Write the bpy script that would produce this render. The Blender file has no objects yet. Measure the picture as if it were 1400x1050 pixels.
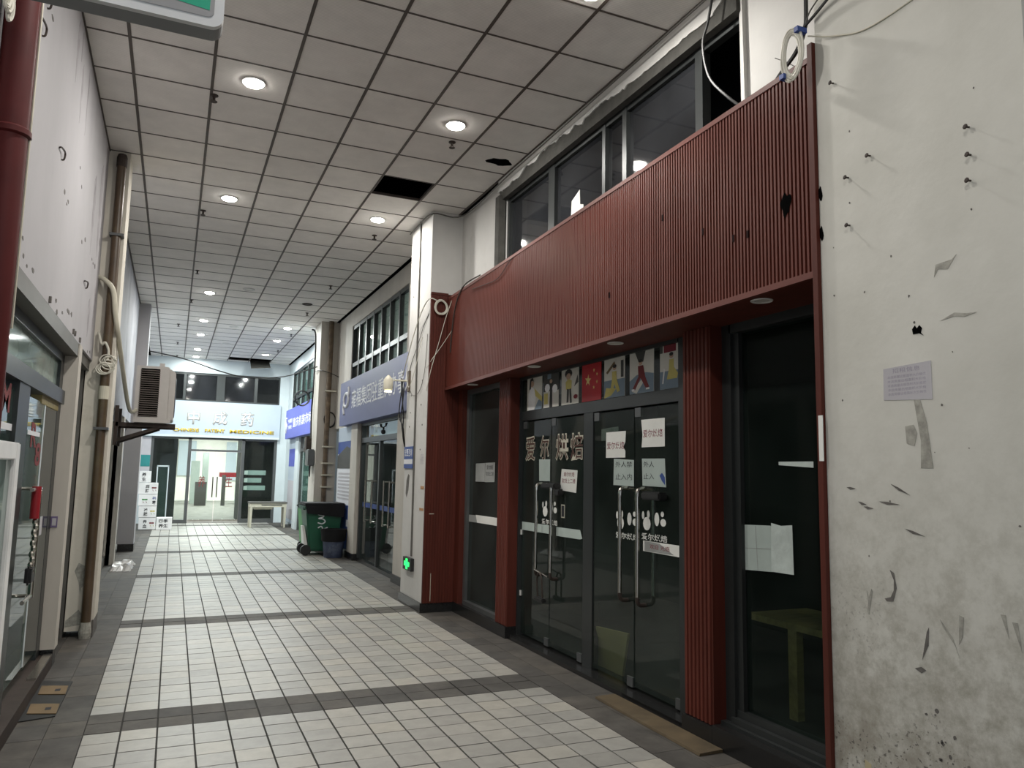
import bpy, bmesh, math, random
from mathutils import Vector, Matrix
random.seed(7)
C = bpy.context.scene.collection
V = Vector
H = 4.84          # ceiling height; floor is z = 0, corridor runs along +y, camera over the origin

# ------------------------------------------------------------------ camera, world, exposure
cd = bpy.data.cameras.new('camera'); cam = bpy.data.objects.new('camera', cd); C.objects.link(cam)
cd.sensor_fit = 'HORIZONTAL'; cd.sensor_width = 36.0; cd.lens = 1043.67 / 1400 * 36; cd.clip_start = 0.05
yaw, pitch, roll = 0.413515598, 0.115659897, 0.0192260266
fw = V((math.sin(yaw) * math.cos(pitch), math.cos(yaw) * math.cos(pitch), math.sin(pitch)))
r0 = V((math.cos(yaw), -math.sin(yaw), 0)); u0 = r0.cross(fw)
rt = r0 * math.cos(roll) + u0 * math.sin(roll); up = u0 * math.cos(roll) - r0 * math.sin(roll)
cam.matrix_world = Matrix(((rt.x, up.x, -fw.x, 0), (rt.y, up.y, -fw.y, 0), (rt.z, up.z, -fw.z, 1.64), (0, 0, 0, 1)))
bpy.context.scene.camera = cam
w = bpy.data.worlds.new('world'); bpy.context.scene.world = w; w.use_nodes = True
w.node_tree.nodes['Background'].inputs[0].default_value = (0.80, 0.90, 1.0, 1)
w.node_tree.nodes['Background'].inputs[1].default_value = 0.9
vs = bpy.context.scene.view_settings
vs.view_transform = 'Standard'; vs.look = 'None'; vs.gamma = 1; vs.use_curve_mapping = False; vs.exposure = 0.0
LAMP_W = 41.0

# ------------------------------------------------------------------ materials
def new_mat(name):
    m = bpy.data.materials.new(name); m.use_nodes = True
    nt = m.node_tree; b = nt.nodes['Principled BSDF']
    return m, nt, b
def nd(nt, t, **kw):
    n = nt.nodes.new(t)
    for k, v in kw.items():
        if hasattr(n, k): setattr(n, k, v)
        else: n.inputs[k.replace('_', ' ')].default_value = v
    return n
def rgb(c): return (c[0], c[1], c[2], 1)
def ramp(nt, fac, stops):
    n = nt.nodes.new('ShaderNodeValToRGB'); e = n.color_ramp.elements
    e[0].position, e[0].color = stops[0][0], rgb(stops[0][1])
    e[1].position, e[1].color = stops[1][0], rgb(stops[1][1])
    for p, c in stops[2:]:
        k = e.new(p); k.color = rgb(c)
    nt.links.new(fac, n.inputs[0]); return n.outputs[0]
def mixc(nt, fac, a, b, mode='MIX'):
    n = nt.nodes.new('ShaderNodeMix'); n.data_type = 'RGBA'; n.blend_type = mode
    for s, v in ((n.inputs[0], fac), (n.inputs[6], a), (n.inputs[7], b)):
        if hasattr(v, 'links') or hasattr(v, 'is_linked'): nt.links.new(v, s)
        else: s.default_value = v if isinstance(v, (int, float)) else rgb(v)
    return n.outputs[2]
def mat(name, c, rough=.6, metal=0, var=.12, scale=3.0, bump=0.0, bscale=40, stain=None, stain_amt=.5, stain_scale=1.2, stain_lo=.55, spec=.5, stretch=None):
    m, nt, b = new_mat(name)
    tc = nd(nt, 'ShaderNodeTexCoord'); co = tc.outputs['Object']
    if stretch:
        mp = nd(nt, 'ShaderNodeMapping'); mp.inputs['Scale'].default_value = stretch
        nt.links.new(co, mp.inputs[0]); co = mp.outputs[0]
    n = nd(nt, 'ShaderNodeTexNoise', Scale=scale, Detail=6.0, Roughness=.6); nt.links.new(co, n.inputs['Vector'])
    lo = tuple(x * (1 - var) for x in c); hi = tuple(min(1, x * (1 + var)) for x in c)
    col = ramp(nt, n.outputs['Fac'], [(.3, lo), (.7, hi)])
    if stain:
        n2 = nd(nt, 'ShaderNodeTexNoise', Scale=stain_scale, Detail=8.0, Roughness=.68); nt.links.new(co, n2.inputs['Vector'])
        f = ramp(nt, n2.outputs['Fac'], [(stain_lo, (0, 0, 0)), (stain_lo + .18, (stain_amt,) * 3)])
        col = mixc(nt, f, col, stain)
    nt.links.new(col, b.inputs['Base Color'])
    b.inputs['Roughness'].default_value = rough; b.inputs['Metallic'].default_value = metal
    b.inputs['Specular IOR Level'].default_value = spec
    if bump:
        n3 = nd(nt, 'ShaderNodeTexNoise', Scale=bscale, Detail=4.0); nt.links.new(co, n3.inputs['Vector'])
        bp = nd(nt, 'ShaderNodeBump', Strength=bump, Distance=.01); nt.links.new(n3.outputs['Fac'], bp.inputs['Height'])
        nt.links.new(bp.outputs[0], b.inputs['Normal'])
    return m
def tile_mat(name, c, rough=.45, rnd=.16, grain=.10, scale=9.0, hue=(1.05, 1.0, .93), lines=False, dirt=.0):
    """each tile its own tone: object random for single tiles, island random for joined ones"""
    m, nt, b = new_mat(name)
    oi = nd(nt, 'ShaderNodeObjectInfo'); ge = nd(nt, 'ShaderNodeNewGeometry')
    ad = nd(nt, 'ShaderNodeMath', operation='ADD'); nt.links.new(oi.outputs['Random'], ad.inputs[0]); nt.links.new(ge.outputs['Random Per Island'], ad.inputs[1])
    fr = nd(nt, 'ShaderNodeMath', operation='FRACT'); nt.links.new(ad.outputs[0], fr.inputs[0])
    lo = tuple(x * (1 - rnd) for x in c); hi = tuple(min(1, x * (1 + rnd * .7) * h) for x, h in zip(c, hue))
    col = ramp(nt, fr.outputs[0], [(0, lo), (1, hi), (.45, c)])
    n = nd(nt, 'ShaderNodeTexNoise', Scale=scale, Detail=7.0, Roughness=.65); nt.links.new(ge.outputs['Position'], n.inputs['Vector'])
    g = ramp(nt, n.outputs['Fac'], [(.3, (1 - grain,) * 3), (.7, (1 + grain * .4,) * 3)])
    col = mixc(nt, 1.0, col, g, 'MULTIPLY')
    if dirt:
        n4 = nd(nt, 'ShaderNodeTexNoise', Scale=.55, Detail=9.0, Roughness=.7); nt.links.new(ge.outputs['Position'], n4.inputs['Vector'])
        f = ramp(nt, n4.outputs['Fac'], [(.5, (0, 0, 0)), (.75, (dirt,) * 3)])
        col = mixc(nt, f, col, tuple(x * .55 for x in c))
    if lines:
        wv = nd(nt, 'ShaderNodeTexWave', Scale=18.0, Distortion=.4, bands_direction='Y'); nt.links.new(ge.outputs['Position'], wv.inputs['Vector'])
        g2 = ramp(nt, wv.outputs['Fac'], [(0, (.9,) * 3), (.6, (1.0,) * 3)])
        col = mixc(nt, 1.0, col, g2, 'MULTIPLY')
    nt.links.new(col, b.inputs['Base Color']); b.inputs['Roughness'].default_value = rough
    b.inputs['Specular IOR Level'].default_value = .4
    return m
def glass(name, tint=(.75, .8, .78), ior=1.5, rough=.02, haze_amt=0.0, film=(.45, .5, .47)):
    m = bpy.data.materials.new(name); m.use_nodes = True; nt = m.node_tree
    nt.nodes.remove(nt.nodes['Principled BSDF']); out = nt.nodes['Material Output']
    t = nd(nt, 'ShaderNodeBsdfTransparent'); t.inputs[0].default_value = rgb(tint)
    g = nd(nt, 'ShaderNodeBsdfGlossy'); g.inputs['Roughness'].default_value = rough
    f = nd(nt, 'ShaderNodeFresnel'); f.inputs[0].default_value = ior
    ge = nd(nt, 'ShaderNodeNewGeometry'); fm = nd(nt, 'ShaderNodeMath', operation='SUBTRACT', use_clamp=True)   # reflect once, at the face that is entered
    nt.links.new(f.outputs[0], fm.inputs[0]); nt.links.new(ge.outputs['Backfacing'], fm.inputs[1])
    mx = nd(nt, 'ShaderNodeMixShader'); nt.links.new(fm.outputs[0], mx.inputs[0]); nt.links.new(t.outputs[0], mx.inputs[1]); nt.links.new(g.outputs[0], mx.inputs[2])
    last = mx.outputs[0]
    if haze_amt:   # diffuse haze painted over the pane, lifting it in place of reflections
        d = nd(nt, 'ShaderNodeBsdfDiffuse'); d.inputs[0].default_value = rgb(film)
        tc = nd(nt, 'ShaderNodeTexCoord'); n = nd(nt, 'ShaderNodeTexNoise', Scale=1.6, Detail=7.0); nt.links.new(tc.outputs['Object'], n.inputs['Vector'])
        f2 = ramp(nt, n.outputs['Fac'], [(.35, (haze_amt * .6,) * 3), (.7, (haze_amt * 1.4,) * 3)])
        m2 = nd(nt, 'ShaderNodeMixShader'); nt.links.new(f2, m2.inputs[0]); nt.links.new(last, m2.inputs[1]); nt.links.new(d.outputs[0], m2.inputs[2]); last = m2.outputs[0]
    nt.links.new(last, out.inputs[0]); return m
def emit(name, c, s):
    m, nt, b = new_mat(name); b.inputs['Base Color'].default_value = rgb(c)
    b.inputs['Emission Color'].default_value = rgb(c); b.inputs['Emission Strength'].default_value = s; return m

def grime_plaster():
    """cream pillar plaster: mottled, brown grime and black specks in its lowest metre, faint scuffs above"""
    m, nt, b = new_mat('grimy_plaster'); tc = nd(nt, 'ShaderNodeTexCoord'); co = tc.outputs['Object']
    n = nd(nt, 'ShaderNodeTexNoise', Scale=2.2, Detail=7.0, Roughness=.6); nt.links.new(co, n.inputs['Vector'])
    col = ramp(nt, n.outputs['Fac'], [(.3, (.56, .55, .495)), (.7, (.65, .64, .585))])
    nb = nd(nt, 'ShaderNodeTexNoise', Scale=.9, Detail=6.0, Roughness=.7); nt.links.new(co, nb.inputs['Vector'])
    col = mixc(nt, ramp(nt, nb.outputs['Fac'], [(.56, (0, 0, 0)), (.70, (.22,) * 3)]), col, (.46, .45, .40))
    sx = nd(nt, 'ShaderNodeSeparateXYZ'); nt.links.new(co, sx.inputs[0])
    mr = nd(nt, 'ShaderNodeMapRange'); mr.inputs[1].default_value = 1.35; mr.inputs[2].default_value = .30; nt.links.new(sx.outputs[2], mr.inputs[0])
    n2 = nd(nt, 'ShaderNodeTexNoise', Scale=6.0, Detail=10.0, Roughness=.75); nt.links.new(co, n2.inputs['Vector'])
    f = ramp(nt, n2.outputs['Fac'], [(.40, (0, 0, 0)), (.62, (.9,) * 3)])
    m0 = nd(nt, 'ShaderNodeMapRange'); m0.inputs[1].default_value = 1.9; m0.inputs[2].default_value = .9; nt.links.new(sx.outputs[2], m0.inputs[0])
    nf = nd(nt, 'ShaderNodeTexNoise', Scale=11.0, Detail=10.0, Roughness=.75); nt.links.new(co, nf.inputs['Vector'])
    ff = ramp(nt, nf.outputs['Fac'], [(.36, (.8,) * 3), (.56, (0, 0, 0))])
    mf = nd(nt, 'ShaderNodeMath', operation='MULTIPLY'); nt.links.new(ff, mf.inputs[0]); nt.links.new(m0.outputs[0], mf.inputs[1])
    col = mixc(nt, mf.outputs[0], col, (.36, .345, .29))
    mu = nd(nt, 'ShaderNodeMath', operation='MULTIPLY'); nt.links.new(f, mu.inputs[0]); nt.links.new(mr.outputs[0], mu.inputs[1])
    col = mixc(nt, mu.outputs[0], col, (.24, .21, .165))
    n3 = nd(nt, 'ShaderNodeTexNoise', Scale=55.0, Detail=3.0); nt.links.new(co, n3.inputs['Vector'])
    f3 = ramp(nt, n3.outputs['Fac'], [(.60, (0, 0, 0)), (.64, (.9,) * 3)])
    n5 = nd(nt, 'ShaderNodeTexNoise', Scale=3.0, Detail=4.0); nt.links.new(co, n5.inputs['Vector'])
    f5 = ramp(nt, n5.outputs['Fac'], [(.5, (0, 0, 0)), (.62, (1,) * 3)])
    m1 = nd(nt, 'ShaderNodeMath', operation='MULTIPLY'); nt.links.new(f3, m1.inputs[0]); nt.links.new(f5, m1.inputs[1])
    m2 = nd(nt, 'ShaderNodeMath', operation='MULTIPLY'); nt.links.new(m1.outputs[0], m2.inputs[0]); nt.links.new(mr.outputs[0], m2.inputs[1])
    col = mixc(nt, m2.outputs[0], col, (.05, .045, .04))
    nt.links.new(col, b.inputs['Base Color']); b.inputs['Roughness'].default_value = .7
    n4 = nd(nt, 'ShaderNodeTexNoise', Scale=14.0, Detail=8.0); nt.links.new(co, n4.inputs['Vector'])
    bp = nd(nt, 'ShaderNodeBump', Strength=.16, Distance=.01); nt.links.new(n4.outputs['Fac'], bp.inputs['Height']); nt.links.new(bp.outputs[0], b.inputs['Normal'])
    return m

M = dict(
    plaster=mat('white_plaster', (.60, .59, .565), .75, var=.07, scale=2, bump=.15, bscale=12, stain=(.30, .28, .25), stain_amt=.35, stain_scale=1.6, stain_lo=.6),
    pillar=grime_plaster(),
    fascia=mat('painted_fascia', (.43, .42, .435), .75, spec=.2, var=.05, scale=1.5, bump=.08, bscale=10, stain=(.33, .31, .34), stain_amt=.5, stain_scale=1.4, stain_lo=.58, stretch=(1, 1.3, .6)),
    fascia_stain=mat('grey_wall_stain', (.36, .345, .36), .8, var=.25, scale=8, spec=.2), stained=mat('stained_wall', (.42, .43, .47), .7, var=.10, scale=2, stain=(.16, .18, .22), stain_amt=.7, stain_scale=1.6, stain_lo=.5, stretch=(1, 1, .6)),
    concrete=mat('bare_concrete', (.062, .060, .053), .9, var=.25, scale=9, bump=.5, bscale=25),
    post=mat('dirty_post_paint', (.53, .495, .44), .7, var=.10, scale=3, stain=(.20, .15, .12), stain_amt=.55, stain_scale=3, stain_lo=.58, stretch=(1, 1, .35), bump=.1, bscale=20),
    red=mat('red_cladding', (.112, .027, .018), .45, var=.25, scale=2.5, bump=0, stretch=(3, 3, .4), spec=.18),
    redflat=mat('red_flat_board', (.085, .019, .012), .55, var=.2, scale=3, stretch=(4, 4, .3), spec=.25),
    redtrim=mat('red_edge_trim', (.12, .034, .025), .5, var=.1, spec=.25),
    groove_shade=mat('painted_groove_shade', (.012, .002, .002), .8, var=.1, spec=.1),  # near-black red: shade between the slats put into the colour
    granite=mat('black_granite', (.016, .016, .016), .22, var=.4, scale=120),
    alu=mat('dark_aluminium', (.040, .044, .044), .38, metal=.4, var=.1),
    alugrey=mat('grey_aluminium', (.11, .115, .115), .4, metal=.4, var=.1),
    beam=mat('grey_brown_beam', (.10, .095, .085), .55, var=.15),
    hole_dark=mat('painted_hole_dark', (.004, .004, .004), 1.0, var=.1, spec=0),  # near black: the dark of holes and recesses put into the colour
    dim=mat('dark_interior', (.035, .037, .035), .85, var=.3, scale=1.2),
    glass=glass('shop_glass', (.70, .75, .72), 1.42, .03, .035, (.34, .42, .38)), hazed_glass=glass('hazed_window_glass', (.6, .64, .62), 1.2, .12, .05, (.38, .43, .41)),  # narrow window's haze is put into its colour to wash out reflections
    transom_haze=glass('transom_glass_painted_haze', (.7, .8, .76), 1.45, .05, .30, (.55, .66, .61)), window_glass=glass('plain_window_glass', (.72, .78, .75), 1.13, .03, .014, (.30, .40, .36)), clear=glass('clear_glass', (.86, .92, .9), 1.4, .02, .01), smoke=glass('smoked_glass', (.3, .31, .33), 1.55, .05, .05, (.34, .36, .40)),  # transom film colour paints in a bright ceiling reflection
    chrome=mat('worn_chrome', (.55, .52, .47), .25, metal=1, var=.12, scale=12),
    louvre=mat('brown_louvre', (.11, .085, .072), .5, var=.15), steel=mat('brown_steel', (.045, .032, .026), .6, metal=.3, var=.3, scale=10),
    paper=mat('white_paper', (.80, .80, .76), .8, var=.05, scale=6), paperg=mat('grey_green_paper', (.44, .51, .48), .8, var=.06, scale=6),
    paper_b=mat('crumpled_paper', (.55, .62, .59), .8, var=.14, scale=9, bump=.6, bscale=14), paperd=mat('aged_paper', (.30, .31, .30), .8, var=.08, scale=6),
    black=mat('black_plastic', (.012, .012, .012), .5, var=.2), ink=mat('black_ink', (.02, .02, .025), .8, var=.05), redink=mat('dark_red_ink', (.20, .022, .035), .8, var=.05),
    rust=mat('rusty_pipe', (.11, .075, .045), .6, var=.5, scale=7, stain=(.28, .24, .17), stain_amt=.6, stain_scale=5, stain_lo=.56),
    creamwall=mat('cream_pillar_paint', (.64, .60, .52), .75, var=.08, scale=2.5, stain=(.30, .26, .19), stain_amt=.45, stain_scale=2.5, stain_lo=.58, bump=.1, bscale=18),
    brown=mat('brown_pipe', (.080, .052, .030), .4, var=.25, scale=5, stain=(.13, .105, .05), stain_amt=.7, stain_scale=2.2, stain_lo=.52),
    redpipe=mat('red_fire_pipe', (.075, .009, .009), .55, spec=.25, var=.2, scale=4),
    cream=mat('cream_plastic', (.56, .53, .43), .55, var=.1), cable=mat('white_cable', (.60, .58, .50), .6, var=.1),
    acw=mat('aged_white_metal', (.52, .49, .46), .5, var=.06, scale=5),
    blue=mat('blue_sign', (.085, .095, .235), .5, var=.05), blue2=mat('bright_blue_sign', (.10, .12, .46), .5, var=.05), white=mat('white_lettering', (.72, .73, .76), .6, var=.03),
    plaque=mat('blue_plaque', (.03, .07, .27), .5, var=.05),
    silver=mat('silver_letter', (.80, .78, .74), .35, metal=.2, var=.05), gold=mat('gold_letter', (.72, .50, .05), .35, metal=.35, var=.15, scale=20),
    ltblue=mat('pale_blue_panel', (.46, .53, .61), .4, var=.03),
    endwall=mat('pale_end_wall', (.58, .64, .66), .6, var=.04),
    ramp_wood=mat('worn_ramp_wood', (.085, .060, .030), .75, var=.35, scale=4, stain=(.15, .12, .07), stain_amt=.5, stain_scale=3), pale_board=mat('pale_yellow_board', (.45, .38, .16), .7, var=.08), wood=mat('yellow_wood', (.36, .29, .12), .6, var=.2, scale=5, stretch=(1, 6, 6)), mdf=mat('brown_board', (.16, .105, .048), .7, var=.18, scale=5),
    bin=mat('green_bin_plastic', (.010, .085, .045), .45, var=.15), bin2=mat('bright_green_plastic', (.03, .24, .05), .45, var=.15),
    can=mat('blue_grey_plastic', (.05, .065, .115), .5, var=.3, scale=8, stain=(.22, .24, .28), stain_amt=.5, stain_scale=6), bag=mat('black_bag', (.008, .008, .009), .6, var=.2, spec=.2),
    film=mat('clear_plastic_film', (.62, .60, .58), .3, var=.1),
    tile=tile_mat('white_floor_tile', (.345, .338, .312), rnd=.14, hue=(1.03, 1.0, .95), grain=.16, dirt=.4), dark=tile_mat('grey_floor_tile', (.080, .074, .067), rough=.7, rnd=.25, grain=.45, scale=5.0, dirt=.5), grout=mat('dark_grout', (.028, .026, .023), .9, var=.2),
    ctile=tile_mat('mineral_ceiling_tile', (.88, .845, .805), rough=.85, rnd=.05, grain=.10, scale=3.0, hue=(1, 1, 1), lines=True, dirt=.25), tbar=mat('brown_ceiling_bar', (.085, .068, .058), .6, var=.2),
    lampglow=emit('lamp_glow', (1, .97, .90), 40), lampoff=mat('unlit_lens', (.55, .54, .5), .3), trimw=mat('white_trim_ring', (.7, .69, .66), .4),
    greenglow=emit('green_sign_glow', (.02, .85, .12), 2.2), jade=mat('jade_green_panel', (.02, .42, .25), .4, var=.1),
    signgrey=mat('grey_sign_face', (.38, .37, .37), .4), signwhite=mat('white_sign_rim', (.82, .81, .80), .35), signunder=mat('grey_sign_casing', (.27, .27, .27), .5),
    teal=mat('teal_print', (.02, .22, .22), .6), skin=mat('skin_print', (.52, .35, .25), .7), hair=mat('dark_hair_print', (.02, .018, .016), .7),
    yel=mat('yellow_print', (.58, .50, .16), .7), flagred=mat('flag_red_print', (.45, .012, .020), .6), flagyel=mat('flag_yellow_print', (.75, .60, .22), .6),
    pgrey=mat('pale_grey_print', (.66, .64, .58), .7, var=.06), pblue=mat('slate_blue_print', (.19, .25, .31), .7, var=.1), dkgrey=mat('dark_grey_print', (.06, .06, .055), .7), brownfill=mat('brown_letter_fill', (.075, .03, .02), .7), redsuit=mat('red_suit_print', (.17, .02, .022), .7),
    redplastic=mat('red_foam', (.30, .012, .02), .5), roomwhite=mat('room_white', (.80, .79, .75), .7, var=.05), roadgrey=mat('courtyard_paving', (.24, .24, .22), .7, var=.3, scale=4),
    greenglass=glass('green_glass', (.45, .62, .56), 1.4, .03, .06, (.34, .46, .42)), purple=mat('purple_sticker', (.16, .12, .24), .6), orange=mat('orange_tape', (.42, .22, .09), .6),
    mould=mat('grey_scuff', (.34, .33, .29), .85, var=.3, scale=30), mould2=mat('dark_scuff', (.13, .12, .11), .85, var=.3, scale=30), ochre=mat('ochre_stain', (.44, .38, .24), .8, var=.15),
    haze=mat('faint_print_paper', (.47, .455, .48), .8, var=.05), violet=mat('violet_grey_ink', (.34, .32, .38), .8),
)

# ------------------------------------------------------------------ mesh helpers
class B:
    """collects shapes into one mesh, in world coordinates"""
    def __init__(s): s.v = []; s.f = []; s.mi = []
    def _add(s, vs, fs, mi=0):
        o = len(s.v); s.v += [tuple(p) for p in vs]; s.f += [tuple(i + o for i in q) for q in fs]; s.mi += [mi] * len(fs); return s
    def box(s, x0, x1, y0, y1, z0, z1, mi=0):
        return s._add([(x, y, z) for z in (z0, z1) for y in (y0, y1) for x in (x0, x1)],
                      [(0, 2, 3, 1), (4, 5, 7, 6), (0, 1, 5, 4), (2, 6, 7, 3), (0, 4, 6, 2), (1, 3, 7, 5)], mi)
    def hexa(s, bot, top, mi=0):
        return s._add(list(bot) + list(top), [(3, 2, 1, 0), (4, 5, 6, 7)] + [(i, (i + 1) % 4, 4 + (i + 1) % 4, 4 + i) for i in range(4)], mi)
    def prism(s, pts, d, mi=0):
        """planar polygon pts extruded by vector d"""
        d = V(d); n = len(pts); p = [V(q) for q in pts]
        return s._add(p + [q + d for q in p], [tuple(range(n - 1, -1, -1)), tuple(range(n, 2 * n))] + [(i, (i + 1) % n, n + (i + 1) % n, n + i) for i in range(n)], mi)
    def tube(s, pts, r, n=8, mi=0, cap=True):
        p = [V(q) for q in pts]; rs = r if isinstance(r, (list, tuple)) else [r] * len(p)
        t0 = (p[1] - p[0]).normalized(); a = t0.orthogonal().normalized(); rings = []
        for i in range(len(p)):
            t = (p[min(i + 1, len(p) - 1)] - p[max(i - 1, 0)]).normalized()
            a = (a - t * a.dot(t)); a = a.normalized() if a.length > 1e-6 else t.orthogonal().normalized(); b = t.cross(a)
            rings.append([p[i] + (a * math.cos(2 * math.pi * k / n) + b * math.sin(2 * math.pi * k / n)) * rs[i] for k in range(n)])
        vs = [q for R in rings for q in R]; fs = []
        for i in range(len(p) - 1):
            for k in range(n): fs.append((i * n + k, i * n + (k + 1) % n, (i + 1) * n + (k + 1) % n, (i + 1) * n + k))
        if cap: fs += [tuple(range(n - 1, -1, -1)), tuple((len(p) - 1) * n + k for k in range(n))]
        return s._add(vs, fs, mi)
    def lathe(s, c, prof, n=24, axis='z', mi=0, cap=True):
        """prof: (radius, height) along the axis from c"""
        vs = []; fs = []; m = len(prof)
        for (r, h) in prof:
            for k in range(n):
                a = 2 * math.pi * k / n; x, y = r * math.cos(a), r * math.sin(a)
                vs.append({'z': (c[0] + x, c[1] + y, c[2] + h), 'x': (c[0] + h, c[1] + x, c[2] + y), 'y': (c[0] + y, c[1] + h, c[2] + x)}[axis])
        for i in range(m - 1):
            for k in range(n): fs.append((i * n + k, i * n + (k + 1) % n, (i + 1) * n + (k + 1) % n, (i + 1) * n + k))
        if cap: fs += [tuple(range(n - 1, -1, -1)), tuple((m - 1) * n + k for k in range(n))]
        return s._add(vs, fs, mi)
    def mesh(s, name, mats):
        me = bpy.data.meshes.new(name); me.from_pydata(s.v, [], s.f)
        for m in (mats if isinstance(mats, (list, tuple)) else [mats]): me.materials.append(m)
        if any(s.mi): me.polygons.foreach_set('material_index', s.mi)
        bm = bmesh.new(); bm.from_mesh(me); bmesh.ops.recalc_face_normals(bm, faces=bm.faces); bm.to_mesh(me); bm.free()
        return me
    def build(s, name, mats, parent=None, smooth=False, bevel=0):
        me = s.mesh(name, mats)
        if bevel:
            bm = bmesh.new(); bm.from_mesh(me); bmesh.ops.bevel(bm, geom=bm.edges[:], offset=bevel, segments=2, affect='EDGES', clamp_overlap=True); bm.to_mesh(me); bm.free()
        if smooth:
            me.polygons.foreach_set('use_smooth', [True] * len(me.polygons))
            if hasattr(me, 'set_sharp_from_angle'): me.set_sharp_from_angle(angle=math.radians(40))
        return link(name, me, parent)
def link(name, me, parent=None):
    o = bpy.data.objects.new(name, me); C.objects.link(o)
    if parent is not None: adopt(o, parent)
    return o
def base_loc(p):
    l = V((0, 0, 0))
    while p is not None:
        l = l + p.location
        if p.parent is not None: l = l + p.matrix_parent_inverse.translation
        p = p.parent
    return l
def adopt(o, p):
    o.parent = p; o.matrix_parent_inverse = Matrix.Translation(-base_loc(p))
def tag(o, label=None, cat=None, group=None, kind=None):
    for k, v in (('label', label), ('category', cat), ('group', group), ('kind', kind)):
        if v: o[k] = v
    return o
def thing(name, label, cat, loc, group=None, kind=None):
    o = bpy.data.objects.new(name, None); C.objects.link(o); o.location = loc; o.empty_display_size = .05
    return tag(o, label, cat, group, kind)
def qbox(name, m, a, parent=None, bevel=0): return B().box(*a).build(name, m, parent, bevel=bevel)
def catmull(pts, k=6):
    p = [V(q) for q in pts]; out = []
    for i in range(len(p) - 1):
        a, b, c, d = p[max(i - 1, 0)], p[i], p[i + 1], p[min(i + 2, len(p) - 1)]
        for j in range(k):
            t = j / k
            out.append(.5 * ((2 * b) + (c - a) * t + (2 * a - 5 * b + 4 * c - d) * t * t + (3 * b - a - 3 * c + d) * t ** 3))
    return out + [p[-1]]
def text_mesh(body, bold=0.0):
    cu = bpy.data.curves.new('t', 'FONT'); cu.body = body; cu.size = 1; cu.resolution_u = 2; cu.offset = bold; cu.extrude = 0
    ob = bpy.data.objects.new('t', cu); C.objects.link(ob)
    me = bpy.data.meshes.new_from_object(ob.evaluated_get(bpy.context.evaluated_depsgraph_get()))
    bpy.data.objects.remove(ob); bpy.data.curves.remove(cu); return me
def text_on(name, body, p0, u, v, m, parent, bold=0.0, thick=0.0):
    """lettering fitted to the rectangle p0 + [0,1]u + [0,1]v"""
    me = text_mesh(body, bold)
    if not me.vertices: return None
    xs = [q.co.x for q in me.vertices]; ys = [q.co.y for q in me.vertices]
    x0, x1, y0, y1 = min(xs), max(xs), min(ys), max(ys); p0, u, v = V(p0), V(u), V(v)
    for q in me.vertices:
        q.co = p0 + u * ((q.co.x - x0) / max(1e-6, x1 - x0)) + v * ((q.co.y - y0) / max(1e-6, y1 - y0))
    if thick:
        bm = bmesh.new(); bm.from_mesh(me); n = u.cross(v).normalized() * thick
        r = bmesh.ops.extrude_face_region(bm, geom=bm.faces[:])
        for e in r['geom']:
            if isinstance(e, bmesh.types.BMVert): e.co += n
        bm.to_mesh(me); bm.free()
    me.materials.clear(); me.materials.append(m); return link(name, me, parent)
def structure(name, label, cat): return thing(name, label, cat, (0, 0, 0), kind='structure')
def ordinal(i): return ['first', 'second', 'third', 'fourth', 'fifth', 'sixth', 'seventh', 'eighth', 'ninth', 'tenth', 'eleventh', 'twelfth'][i]

# ================================================================== FLOOR
fl = structure('floor', 'walkway floor of small white tiles crossed by dark grey tile bands', 'floor')
B().box(-3, 6.2, -6, 32, -.12, -.006).build('slab', M['grout'], fl)
bands = [(1.95, 2.35), (5.5, 5.905), (8.88, 9.28), (12.68, 13.04), (16.13, 16.53), (19.80, 20.17), (23.3, 23.7)]
rows = []; y = 2.35; NX = 15; X0, X1 = -.4, 2.71; cw = (X1 - X0) / NX
segs = []
for i, (a, b) in enumerate(bands):
    if i: segs.append((bands[i - 1][1], a, 'tile'))
    segs.append((a, b, 'dark'))
segs.append((23.7, 24.5, 'tile')); segs.insert(0, (-5.9, 1.95, 'tile'))
for a, b, kd in segs:
    n = max(1, round((b - a) / .2)) if kd == 'tile' else 2
    rows += [(a + (b - a) * k / n, a + (b - a) * (k + 1) / n, kd) for k in range(n)]
def tile_geo(bb, x0, x1, y0, y1):
    j = random.uniform(-.0012, .0012)
    return bb.box(x0 + .0055, x1 - .0055, y0 + .0042, y1 - .0042, -.012, j)
field = {'tile': B(), 'dark': B()}; single = 0
for (a, b, kd) in rows:
    for i in range(NX):
        x0, x1 = X0 + cw * i, X0 + cw * (i + 1); xm, ym = (x0 + x1) / 2, (a + b) / 2
        seen = 4.2 < ym and xm < ym * 1.05 - 1.5
        if seen and single < 300 and ym < 9:
            tile_geo(B(), x0, x1, a, b).build('tile', M[kd], fl); single += 1
        else: tile_geo(field[kd], x0, x1, a, b)
tag(field['tile'].build('tile_field', M['tile'], fl), kind='stuff')
bd = field['dark']; y = -5.9
while y < 24.4:   # plain grey borders along both shop rows
    for x0, x1 in ((-.61, -.4), (-.82, -.61), (-1.02, -.82), (2.71, 2.925), (2.925, 3.14), (3.14, 3.34)):
        bd.box(x0 + .0012, x1 - .0012, y + .0012, y + .2988, -.012, random.uniform(-.001, .0006))
    y += .3
tag(bd.build('grey_border', M['dark'], fl), kind='stuff')

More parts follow.
